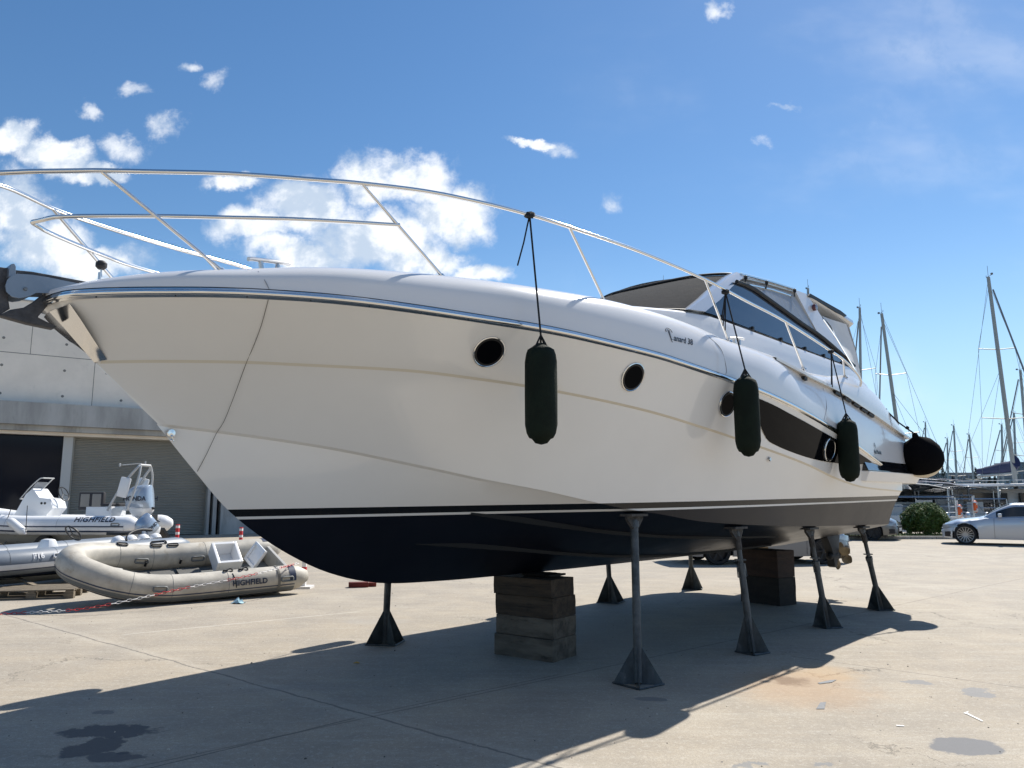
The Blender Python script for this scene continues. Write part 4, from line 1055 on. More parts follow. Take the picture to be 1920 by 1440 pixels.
# ------------------------------------------------------------------ inflatable boats
M['pvcg'] = mat('worn_grey_pvc', (.46, .43, .37), .55, var=.22, vscale=2.6, bump=.15, bscale=9, stain=((.24, .18, .11), .5))
M['pvcw'] = mat('white_pvc', (.78, .79, .80), .4, var=.05)
M['pvcb'] = mat('blue_grey_pvc', (.17, .20, .24), .45, var=.08, vscale=2)
M['navy'] = mat('navy_hull', (.022, .032, .06), .25, coat=.5)
M['strake'] = mat('strake_rubber', (.16, .17, .17), .6)
M['nstripe'] = mat('navy_stripe', (.03, .045, .09), .5)
M['hullw'] = mat('rib_hull_white', (.48, .46, .41), .3, coat=.3, var=.05)
M['hullg'] = mat('rib_hull_grey', (.38, .37, .33), .45, var=.1)
def tubepath(L, hb, sheer, bowr=.62, n=10):
    """port side stern -> bow -> starboard stern"""
    half = [(-L / 2, hb, 0), (-L * .25, hb, 0), (0, hb, 0), (L * .12, hb, sheer * .06), (L * .24, hb * .97, sheer * .25), (L * .34, hb * .84, sheer * .52), (L * .42, hb * .60, sheer * .77), (L * .475, hb * .32, sheer * .94), (L * .492, 0, sheer)]
    pts = half + [(x, -y, z) for x, y, z in half[-2::-1]]
    return smooth_path(pts, 6)
def frame(path, i):
    d = (path[min(i + 1, len(path) - 1)] - path[max(i - 1, 0)]).normalized()
    out = Vector((0, 0, 1)).cross(d)   # outward (port side heading to the bow -> +y)
    out.normalize(); up = out.cross(d); up = up if up.z > 0 else -up
    return d, out, up
def rib(name, label, L, hb, r, sheer, loc, rot, mt, mh, bottom, stripes, deck_m, group=None, tube_m_name='tube'):
    b = thing(name, label, 'inflatable boat', loc, 0, group, rot)
    P = [p + Vector((0, 0, r)) for p in tubepath(L, hb, sheer)]
    mb = MB()
    # body with tapered cones at the stern
    e0 = P[0] + Vector((-.29, .03, .03)); e1 = P[-1] + Vector((-.29, -.03, .03))
    pts = [e0 + Vector((-.02, 0, 0)), e0, e0 * .5 + P[0] * .5] + P + [e1 * .5 + P[-1] * .5, e1, e1 + Vector((-.02, 0, 0))]
    rr = [r * .05, r * .42, r * .84] + [r] * len(P) + [r * .84, r * .42, r * .05]
    mb.tube(pts, rr, 24); mb.build('tube', mt, b, smooth=60)
    # seams and strakes
    for (ph, w, m_, k) in stripes:
        mb = MB(); rows = []
        for i in range(0, len(P)):
            d, o, u = frame(P, i)
            a0 = radians(ph); rr_ = r + k
            rows.append([P[i] + o * (cos(a) * rr_) + u * (sin(a) * rr_) for a in (a0 - w / r / 2, a0 - w / r / 6, a0 + w / r / 6, a0 + w / r / 2)])
        mb.grid(rows); mb.build('strake', m_, b, smooth=60)
    for i_s in (8, 17, 26, len(P) - 27, len(P) - 18, len(P) - 9):
        if len(P) > i_s > 0:
            d, o, u = frame(P, i_s); mb = MB(); mb.tube([P[i_s] + o * (cos(2 * pi * k / 28) * (r + .0005)) + u * (sin(2 * pi * k / 28) * (r + .0005)) for k in range(28)], .003, 4, closed=True); mb.build('seam', M['strake'], b)
    # rigid hull: keel V between the tubes
    st_ = [(-L / 2, 1.0), (-L * .2, 1.0), (.05 * L, .98), (.2 * L, .86), (.32 * L, .62), (.41 * L, .36), (.455 * L, .12)]
    rows = []
    for x, f in st_:
        t = max(0, x / (L * .455)); zz = sheer * t * t
        kz = -bottom * (1 - t ** 3) + zz * .55 * t; ch = -.0 + zz * .8
        y = (hb - r * .35) * f
        rows.append([(x, y, ch + r * .55), (x, y * .98, ch + r * .12), (x, y * .62, kz * .55 + ch * .45), (x, 0, kz), (x, -y * .62, kz * .55 + ch * .45), (x, -y * .98, ch + r * .12), (x, -y, ch + r * .55)])
    mb = MB(); mb.grid(rows); mb.add(rows[0], [tuple(range(7))]); mb.build('hull', mh, b, smooth=30)
    # inner deck
    rows = [[(x, (hb - r * .6) * f * s_, max(0, x / L) ** 2 * sheer * 1.6 + r * .35) for s_ in (1, .5, 0, -.5, -1)] for x, f in st_]
    mb = MB(); mb.grid(rows); mb.build('deck', deck_m, b, smooth=30)
    mb = MB(); mb.box((-L / 2 + .02, 0, r * .9), (.05, 2 * (hb - r * .8), r * 1.6)); mb.build('transom', M['hullw'], b, smooth=0, bevel=.008)
    return b, P, r
def tube_mark(P, r, i0, sgn=1):
    """maps (along, around) metres at path index i0 to the outer tube surface; sgn -1 = starboard"""
    def f(s, y, off=.003, base=radians(28)):
        i = i0; d, o, u = frame(P, i)
        a = base + y / r
        return P[i] + d * s + o * (cos(a) * (r + off)) + u * (sin(a) * (r + off))
    return f
def patch_on_tube(mb, P, r, i0, s0, s1, a0, a1, off=.004):
    d, o, u = frame(P, i0); rows = []
    for k in range(7):
        a = radians(a0 + (a1 - a0) * k / 6); rows.append([P[i0] + d * s + o * (cos(a) * (r + off)) + u * (sin(a) * (r + off)) for s in (s0, s0 + .03, s1 - .03, s1)])
    mb.grid(rows)
def handle(b, P, r, i0, ang, m, ln=.2, nm='handle'):
    d, o, u = frame(P, i0); a = radians(ang)
    nrm = o * cos(a) + u * sin(a); tan = u * cos(a) - o * sin(a); c = P[i0] + nrm * (r + .002)
    mb = MB(); pts = []
    for k in range(16):
        t = 2 * pi * k / 16; pts.append(c + d * (ln / 2 * max(-1, min(1, 1.25 * cos(t)))) + tan * (.035 * max(-1, min(1, 1.4 * sin(t)))) + nrm * .012)
    mb.tube(pts, .013, 6, closed=True); mb.build(nm, m, b, smooth=60)
# 1. the weathered grey tender lying on the concrete
TL = 3.25
tender, TP, TR = rib('inflatable_tender', 'weathered grey inflatable tender tipped on its side, nearest of the three small boats', TL, .61, .215, .27, (-5.30, 12.57, .215), Matrix.Rotation(0, 3, 'X').to_euler(), M['pvcg'], M['hullg'], .20,
    [(-22, .07, M['strake'], .006), (-3, .018, M['nstripe'], .005), (-42, .022, M['nstripe'], .005)], M['strake'])
tender.rotation_euler = (Matrix.Rotation(3.8233, 3, 'Z') @ Matrix.Rotation(.027, 3, 'Y') @ Matrix.Rotation(-.3375, 3, 'X')).to_euler(); tender.scale = (.97,) * 3
nP = len(TP)
# port index region is the first half (near side)
i_ = 5
mb = MB()
vs, fs = text_geo('HIGHFIELD', .105, 0, 1.05, 'CENTER')
d, o, u = frame(TP, 4)
def tm(P, r, i0, s0, base, flip):
    d, o, u = frame(P, i0)
    def f(x, y):
        a = radians(base) + y / r
        return P[i0] + d * (s0 + (-x if flip else x)) + o * (cos(a) * (r + .010)) + u * (sin(a) * (r + .010))
    return f
M['mark'] = mat('navy_lettering', (.035, .045, .075), .6)
add_text(mb, 'HIGHFIELD', .115, tm(TP, TR, 4, .22, 14, True), space=1.02, align='CENTER', bold=.004); mb.build('lettering', M['mark'], tender, smooth=0)
mb = MB(); patch_on_tube(mb, TP, TR, 1, -.16, -.05, 12, 95); mb.build('band', M['nstripe'], tender)
mb = MB(); patch_on_tube(mb, TP, TR, nP - 2, .05, .16, 50, 110); mb.build('band', M['nstripe'], tender)
mb = MB(); rows = []
d, o, u = frame(TP, 2)
mb.tube([TP[2] + o * (cos(a) * (TR + .008)) + u * (sin(a) * (TR + .008)) for a in [radians(x) for x in range(-100, 130, 12)]], .012, 6, sq=(.4, 2)); mb.build('strap', mat('strap_grey', (.16, .155, .14), .8), tender)
for i0, an in ((20, 22), (1, 22)): handle(tender, TP, TR, i0, an, M['strake'])
for i0 in (nP - 21, nP - 10): handle(tender, TP, TR, i0, 172, M['strake'])
for i0 in (nP - 26, nP - 17, nP - 13): handle(tender, TP, TR, i0, 95, M['black'], .16, 'lifting_loop')
# thwart box, tilted open seat frame, floor panels
def frame_box(name, par, c, sx, sy, sz, m, M3=None, t=.03):
    mb = MB(); M3 = M3 or Matrix.Identity(3); c = Vector(c)
    for s in (-1, 1):
        mb.box(c + M3 @ Vector((s * (sx / 2 - t / 2), 0, 0)), (t, sy, sz), M=M3); mb.box(c + M3 @ Vector((0, s * (sy / 2 - t / 2), 0)), (sx - 2 * t - .002, t, sz), M=M3)
    mb.box(c + M3 @ Vector((0, 0, -sz / 2 - .006)), (sx, sy, .01), M=M3)
    return mb.build(name, m, par, smooth=0, bevel=.006)
R1 = Matrix.Rotation(radians(0), 3, 'Y') @ Matrix.Rotation(radians(-22), 3, 'X')
frame_box('seat_box', tender, (-.74, -.10, .36), .42, .48, .25, M['plastic'], R1, .045)
R2 = Matrix.Rotation(radians(60), 3, 'Y')
frame_box('seat_lid', tender, (-1.25, -.10, .36), .36, .46, .04, M['plastic'], R2, .05)
mb = MB()
for x in (-.2, .22, .62): mb.box((x, 0, .11), (.36, .62, .02))
mb.build('floor_panel', mat('aluminium_floor', (.22, .22, .21), .4, .5), tender, smooth=0)
mb = MB(); mb.box((1.02, .0, .25), (.42, .60, .025), M=Matrix.Rotation(-.25, 3, 'Y'))
for k in range(7): mb.box((1.02, -.22 + k * .075, .27), (.36, .02, .012), M=Matrix.Rotation(-.25, 3, 'Y'))
mb.build('bow_locker', M['alu'], tender, smooth=0)
mb = MB(); mb.tube(smooth_path([(.6 + .25 * cos(t), .16 + .1 * sin(t) + .01 * t, .15 + .01 * t) for t in [i * .5 for i in range(30)]], 2), .010, 5)
mb.build('mooring_rope', mat('dark_mooring_rope', (.05, .05, .05), .9), tender)
mb = MB()
for c in ((-.55, .60, .43), (-.8, .60, .43)):
    mb.tube([Vector(c) + Vector((.07 * cos(t), .03 * sin(2 * t), .02 * sin(t) + .01)) for t in [i * .5 for i in range(16)]], .014, 5)
mb.tube([(-.6, .68, .42), (-.62, .80, .36), (-.64, .83, .24)], .008, 5); mb.build('rope_knot', M['rope'], tender)
mb = MB(); mb.tube([(-.1, -.40, .18), (-.1, -.36, .27)], .02, 8); mb.tube([(.45, -.40, .18), (.45, -.36, .27)], .02, 8); mb.tube([(-.95, -.40, .2), (-.95, -.36, .28)], .02, 8); mb.build('valve', M['black'], tender)

def wheel(par, c, r, ax, m, nm='steering_wheel'):
    mb = MB(); ax = Vector(ax).normalized(); a = ax.orthogonal().normalized(); b_ = ax.cross(a); c = Vector(c)
    mb.tube([c + a * (r * cos(t)) + b_ * (r * sin(t)) for t in [2 * pi * k / 20 for k in range(20)]], .016, 6, closed=True)
    for k in range(3):
        t = 2 * pi * k / 3 + .5; mb.tube([c - ax * .02, c + a * (r * cos(t)) + b_ * (r * sin(t))], .010, 5)
    return mb.build(nm, m, par)
def outboard(par, loc, rz, tilt, sc, nm='outboard_motor'):
    e = thing(nm, None, None); e.parent = par; e.location = loc; e.rotation_euler = (Matrix.Rotation(rz, 3, 'Z') @ Matrix.Rotation(tilt, 3, 'Y')).to_euler(); e.scale = (sc,) * 3
    cw = mat('engine_silver_blue', (.36, .43, .52), .25, .25, coat=.7)
    prof = [(.0, -.20, .17), (.03, -.27, .215), (.14, -.29, .225), (.28, -.27, .22), (.38, -.22, .19), (.44, -.13, .14), (.46, 0, .06)]
    rows = []
    for z, xb, w in prof:
        xf = .24 - z * .12; ring = []
        for k in range(24):
            t = 2 * pi * k / 24; cx, cy = cos(t), sin(t)
            X = (xf + xb) / 2 + (xf - xb) / 2 * math.copysign(abs(cx) ** .7, cx); Y_ = w * math.copysign(abs(cy) ** .7, cy); ring.append((X, Y_, z))
        rows.append(ring)
    mb = MB(); mb.grid(rows, closed=True); mb.add(rows[-1], [tuple(range(24))]); cowl = mb.build('cowling', cw, e, smooth=60)
    mb = MB(); rows = [[(x * s + .0, y * s, z) for x, y, _ in rows[0]] for z, s in ((.0, 1.02), (-.05, 1.0), (-.12, .8), (-.16, .62))]
    mb.grid(rows, closed=True); mb.box((.0, 0, -.42), (.17, .09, .55)); mb.prism([(-.14, -.02, -.68), (.12, -.02, -.68), (.06, -.02, -.95), (-.04, -.02, -.95)], (0, .04, 0))
    mb.box((-.04, 0, -.66), (.34, .18, .02)); mb.lathe([(0, -.2), (.05, -.12), (.06, .1), (0, .15)], 12, (.0, 0, -.76), Matrix.Rotation(pi / 2, 3, 'Y')); mb.build('leg', M['plastic'], e, smooth=35, bevel=.008)
    mb = MB()
    for k in range(3):
        a = 2 * pi * k / 3; mb.prism([(-.2, .02 * cos(a), -.76 + .02 * sin(a)), (-.24, .13 * cos(a - .4), -.76 + .13 * sin(a - .4)), (-.18, .13 * cos(a + .4), -.76 + .13 * sin(a + .4))], (.012, 0, 0))
    mb.build('propeller', M['black'], e)
    mb = MB()
    for s in (1, -1):
        add_text(mb, 'HONDA', .125, lambda x, y, s=s: (-x * s * 1.0 - .02, s * (.229), .15 + y), align='CENTER', bold=.004)
    mb.build('lettering', M['mark'], e, smooth=0)
    mb = MB(); mb.tube([(.245, .0, -.02), (.26, .0, .02)], .03, 6); mb.box((.26, 0, -.28), (.07, .24, .30)); mb.build('bracket', M['black'], e, smooth=0)
    return e
# 2. the blue-grey RIB on the pallet
bl, BP, BR = rib('rigid_inflatable', 'blue grey rigid inflatable with navy hull standing on a pallet at the left edge', 4.3, .70, .205, .0, (-8.4, 14.3, .325), (0, radians(1.2), radians(180 + 64)), M['pvcb'], M['navy'], .20,
    [(-18, .09, M['pvcw'], .006), (-32, .02, M['nstripe'], .009)], M['plastic'])
mb = MB()
rows = []
for x, f in [(-2.15, 1.), (-.8, 1.0), (.2, .96), (.9, .8), (1.4, .55), (1.8, .2)]:
    t = max(0, x / 1.95); zz = .07 * t * t; y = .60 * f; kz = -.215 * (1 - t ** 3) + zz * .55 * t
    rows.append([(x, y * .80, kz * .42 + zz * .4), (x, y * .42, kz * .78 + zz * .2), (x, 0, kz - .02), (x, -y * .42, kz * .78 + zz * .2), (x, -y * .80, kz * .42 + zz * .4)])
mb.grid(rows); mb.build('keel_bottom', M['hullg'], bl, smooth=40)
handle(bl, BP, BR, 16, 20, M['plastic'], .34); handle(bl, BP, BR, 3, 40, M['black'], .34)
mb = MB(); mb.box((.05, .0, .40), (.24, .40, .22), taper=.6); mb.build('console', M['plastic'], bl, bevel=.05)
wheel(bl, (-.42, .0, .58), .17, (-.75, 0, .6), M['black'])
mb = MB()
for k in range(4):
    c = Vector((-1.05 - .28 * k, .42, .38)); mb.lathe([(0, .12), (.07, .11), (.12, .05), (.13, 0), (0, 0)], 12, c, Matrix.Rotation(.4, 3, 'X'))
mb.build('seat_cushion', M['plastic'], bl, smooth=60)
mb = MB(); mb.tube(smooth_path([(-1.2, .45, .40), (-1.35, .35, .52), (-1.6, .3, .58), (-1.9, .3, .56)], 5), .03, 8); mb.box((-1.5, .0, .52), (.5, .4, .06)); mb.build('helm_seat', M['black'], bl, bevel=.01)
outboard(bl, (-2.30, -.22, .50), radians(180), radians(-38), .82)
mb = MB(); add_text(mb, 'F16', .13, tm(BP, BR, 22, 0, 14, True), bold=.004); mb.build('lettering', M['plastic'], bl, smooth=0)
# 3. the white RIB on its trailer
wl, WPp, WR = rib('rigid_inflatable', 'white rigid inflatable with console, arch and silver engine raised in front of the shutter', 5.6, .86, .26, .30, (-13.15, 22.3, .57), (0, 0, radians(180 - 4)), M['pvcw'], M['hullw'], .42,
    [(-20, .07, M['pvcw'], .012), (-4, .035, M['nstripe'], .006), (-34, .06, M['nstripe'], .006)], M['plastic'])
mb = MB(); add_text(mb, 'HIGHFIELD', .225, tm(WPp, WR, 5, -.32, 24, True), space=1.05, align='CENTER', bold=.006); mb.build('lettering', M['mark'], wl, smooth=0)
handle(wl, WPp, WR, 24, 22, M['strake'], .42); handle(wl, WPp, WR, 1, 8, M['strake'], .22)
cs = MB(); cs.prism([(.95, -.32, .45), (.62, -.32, 1.12), (.42, -.32, 1.28), (.20, -.32, 1.02), (-.12, -.32, .98), (-.22, -.32, .72), (.0, -.32, .45)], (0, .64, 0)); cs.build('console', M['plastic'], wl, bevel=.025)
mb = MB(); mb.add([(.72, -.28, 1.0), (.72, .28, 1.0), (.36, .24, 1.46), (.36, -.24, 1.46)], [(0, 1, 2, 3)]); mb.build('windshield', M['clear'], wl)
mb = MB()
for s in (1, -1): mb.tube(smooth_path([(.78, .30 * s, .98), (.52, .30 * s, 1.30), (.28, .28 * s, 1.54), (.20, .22 * s, 1.57)], 4), .018, 6)
mb.tube([(.20, .24, 1.57), (.20, -.24, 1.57)], .018, 6); mb.tube([(.78, .3, .98), (.78, -.3, .98)], .018, 6); mb.build('windshield_frame', M['alu'], wl)
wheel(wl, (-.33, .05, 1.12), .21, (-.9, 0, .4), M['black'])
mb = MB()
for z in (.62,): 
    for q in (.02, .12): mb.lathe([(0, .004), (.035, .003), (.036, 0)], 10, (q, .322, .86), Matrix.Rotation(-pi / 2, 3, 'X'))
mb.build('console_vents', M['black'], wl)
mb = MB(); mb.box((-1.6, 0, .62), (.75, .74, .3)); mb.build('seat_base', M['plastic'], wl, bevel=.03)
mb = MB(); mb.box((-1.35, .30, .92), (.72, .12, .50), M=Matrix.Rotation(.0, 3, 'Y')); mb.box((-1.6, 0, .82), (.7, .74, .08)); mb.build('seat_cushion', mat('grey_cushion', (.035, .035, .04), .7), wl, bevel=.03)
for s in (-.17, .17): mb = MB(); mb.box((-1.35 + s, .362, .94), (.26, .02, .36)); mb.build('cushion_panel', mat('light_cushion', (.25, .24, .22), .7), wl, bevel=.008)
mb = MB()
for s in (1, -1): mb.tube(smooth_path([(-1.95, .52 * s, .66), (-2.2, .46 * s, 1.2), (-2.45, .38 * s, 1.62), (-2.62, .34 * s, 1.84), (-2.66, .26 * s, 1.93)], 5), .036, 8)
for s in (1, -1): mb.tube(smooth_path([(-2.5, .52 * s, .66), (-2.62, .46 * s, 1.1), (-2.70, .36 * s, 1.6), (-2.68, .27 * s, 1.9)], 4), .03, 8)
mb.tube([(-2.66, .27, 1.93), (-2.66, -.27, 1.93)], .036, 8); mb.build('arch', M['alu'], wl, smooth=60)
for s in (1, -1): mb = MB(); mb.box((-2.35, .47 * s, 1.3), (.30, .07, .56), M=Matrix.Rotation(-.22, 3, 'Y')); mb.build('arch_bolster', M['plastic'], wl, bevel=.04)
mb = MB(); mb.tube([(-2.66, 0, 1.95), (-2.66, 0, 2.05)], .02, 8); mb.tube([(-2.6, .1, 1.98), (-2.15, .3, 1.93)], .012, 6); mb.lathe([(0, .05), (.03, .03), (.03, -.03), (0, -.05)], 8, (-2.1, .32, 1.93)); mb.build('mast_light', M['alu'], wl)
outboard(wl, (-2.62, 0, .72), radians(180), 0, 1.42)
# white fender on the RIB
f = thing('fender', 'small white fender hanging on the side of the white inflatable', 'fender', (0, 0, 0))
fc = at_depth(31, 987, 20.9); f.location = fc
MR = Matrix.Rotation(radians(-52), 3, 'Y')
mb = MB(); mb.lathe([(0, .34), (.03, .33), (.04, .29), (.09, .26), (.115, .18), (.115, -.18), (.09, -.26), (.04, -.29), (.03, -.33), (0, -.34)], 18, M=MR); mb.build('body', M['plastic'], f, smooth=60)
mb = MB()
for s in (1, -1): mb.tube([MR @ Vector((0, 0, .33 * s)), Vector((-.17 if s > 0 else .24, .0, .55))], .01, 5)
mb.build('rope', M['rope'], f)
# trailer under the white RIB
M['galv2'] = mat('trailer_steel', (.32, .33, .33), .5, .6, var=.15)
trl = thing('boat_trailer', 'galvanised trailer carrying the white inflatable', 'trailer', (-13.15, 22.3, 0), radians(180 - 4))
mb = MB()
for s in (1, -1): mb.box((0, .5 * s, .24), (4.6, .07, .09))
for x in (-2, -1, 0, 1, 2): mb.box((x, 0, .16), (.07, .93, .07)); mb.tube([(x, .5, .26), (x * .98, .4, .40)], .02, 6); mb.tube([(x, -.5, .26), (x * .98, -.4, .40)], .02, 6)
mb.box((2.9, 0, .2), (1.4, .08, .08)); mb.build('chassis', M['galv2'], trl, smooth=0)
for s in (1, -1):
    wh = thing('wheel', None, None); wh.parent = trl; wh.location = (-.4, .78 * s, .29)
    mb = MB(); mb.lathe([(.17, -.08), (.27, -.085), (.29, -.05), (.29, .05), (.27, .085), (.17, .08)], 24, M=Matrix.Rotation(pi / 2, 3, 'X')); mb.build('tyre', M['black'], wh, smooth=50)
    mb = MB(); mb.lathe([(0, .05), (.1, .05), (.17, .07), (.175, -.07), (0, -.06)], 20, M=Matrix.Rotation(pi / 2, 3, 'X')); mb.build('rim', M['galv2'], wh, smooth=50)
# pallet
M['pal'] = mat('pallet_wood', (.20, .165, .12), .85, var=.4, vscale=6, bump=.6, stretch=(1, 5, 5))
def pallet(label, c, rz):
    o = thing('pallet', label, 'pallet', c, rz, 'pallets under the blue grey inflatable')
    for k in range(7): mb = MB(); mb.box((0, -.38 + k * .127, .135), (1.2, .095, .02)); mb.build('top_board', M['pal'], o, smooth=0)
    for s in (-.38, 0, .38): mb = MB(); mb.box((0, s, .012), (1.2, .10, .02)); mb.build('bottom_board', M['pal'], o, smooth=0)
    for x in (-.53, 0, .53):
        mb = MB(); mb.box((x, 0, .112), (.1, .86, .02)); mb.build('stringer', M['pal'], o, smooth=0)
        for s in (-.38, 0, .38): mb = MB(); mb.box((x, s, .062), (.14, .1, .076)); mb.build('block', M['pal'], o, smooth=0)
    return o
pallet('wooden pallet lying in front, under the bow of the blue grey inflatable', (*gnd(75, 1118)[:2], 0), radians(14))
pallet('wooden pallet farther back under the blue grey inflatable', (*gnd(110, 1082)[:2], 0), radians(20))
bd = thing('wooden_board', 'loose broken board lying across the front pallet', 'board', (*gnd(48, 1112)[:2], .15), radians(-35)); mb = MB(); mb.box((0, 0, .03), (.7, .08, .025), M=Matrix.Rotation(.12, 3, 'Y')); mb.build('plank', M['pal'], bd)
# chain barrier: alternating red and white plastic links
def link(mb, c, d, flat, s=.016, L=.030):
    d = d.normalized(); a = Vector((0, 0, 1)) - d * d.z; a = a.normalized(); b = d.cross(a)
    n = b if flat else a
    mb.tube([c + d * (L * max(-1, min(1, 1.3 * cos(t)))) + n * (s * sin(t)) for t in [2 * pi * k / 10 for k in range(10)]], .0045, 4, closed=True)
post_px = [(333, 1004, 985), (452, 1010, 990), (571, 1068, 1049)]
M['red'] = mat('red_plastic', (.50, .02, .025), .45); M['wht'] = mat('white_link', (.72, .70, .68), .5)
cp = [gnd(-40, 1156) + Vector((0, 0, .01)), gnd(40, 1152) + Vector((0, 0, .02)), at_depth(150, 1142, 10.7), at_depth(250, 1124, 11.0), at_depth(350, 1102, 11.5), at_depth(450, 1083, 12.0), at_depth(520, 1066, 12.6), at_depth(560, 1056, 13.3)]
cpp = smooth_path(cp, 40)
ch = thing('barrier_chain', 'red and white plastic chain drawn across the weathered tender', 'chain', gnd(250, 1150))
seg = MB(); acc_ = 0; last = cpp[0]; nlk = 0; c0_ = Vector(ch.location)
for a, b in zip(cpp, cpp[1:]):
    acc_ += (b - a).length
    if acc_ > .052: acc_ = 0; q0 = len(seg.m); link(seg, b - c0_, b - a, nlk % 2); seg.m[q0:] = [(nlk // 9) % 2] * (len(seg.m) - q0); nlk += 1
seg.build('links', [M['red'], M['wht']], ch, smooth=60)
for (u, vb, vt), lb in zip(post_px, ('red and white barrier post behind the far tube of the tender', 'red barrier post behind the stern of the tender, beside the yacht bow', 'short red and white post at the near stern corner of the tender')):
    dd = {333: 19.5, 452: 19.5, 571: 13.9}[u]; p = at_depth(u, (vb + vt) / 2, dd); hgt = p.z + .15
    o = thing('barrier_post', lb, 'post', (p.x, p.y, 0)); mb = MB(); mb.box((0, 0, hgt / 2), (.07, .07, hgt)); mb.box((0, 0, .02), (.3, .3, .04)); mb.build('shaft', M['red'] if u != 571 else M['wht'], o, smooth=0)
    mb = MB()
    for k in range(3): mb.box((0, 0, hgt - .06 - k * .16), (.074, .074, .06))
    mb.build('band', M['wht'] if u != 571 else M['red'], o, smooth=0)
# red blocks and a crumpled rag
o = thing('red_block', 'dark red wooden wedge lying near the bow stand', 'block', gnd(672, 1101), .25); mb = MB(); mb.box((0, 0, .045), (.34, .16, .09)); mb.build('block_body', mat('red_block_paint', (.13, .02, .015), .8, var=.4), o, bevel=.01)
o = thing('red_block', 'smaller red wedge beside the dark red one', 'block', gnd(698, 1100), .15); mb = MB(); mb.box((0, .05, .035), (.14, .14, .07)); mb.build('block_body', mat('red_block_paint2', (.18, .03, .02), .8, var=.4), o, bevel=.01)
o = thing('rag', 'crumpled pale blue rag on the concrete', 'rag', gnd(447, 1131)); mb = MB(); rr_ = random.Random(2); rows = []
for i in range(7):
    rows.append([((i - 3) * .03 + rr_.uniform(-.015, .015), (j - 3) * .03 + rr_.uniform(-.015, .015), max(0.004, rr_.uniform(.0, .085) * (1 - abs(i - 3) / 4) * (1 - abs(j - 3) / 4) * 1.6)) for j in range(7)])
mb.grid(rows); mb.build('cloth', mat('pale_blue_rag', (.33, .50, .58), .8), o, smooth=0)
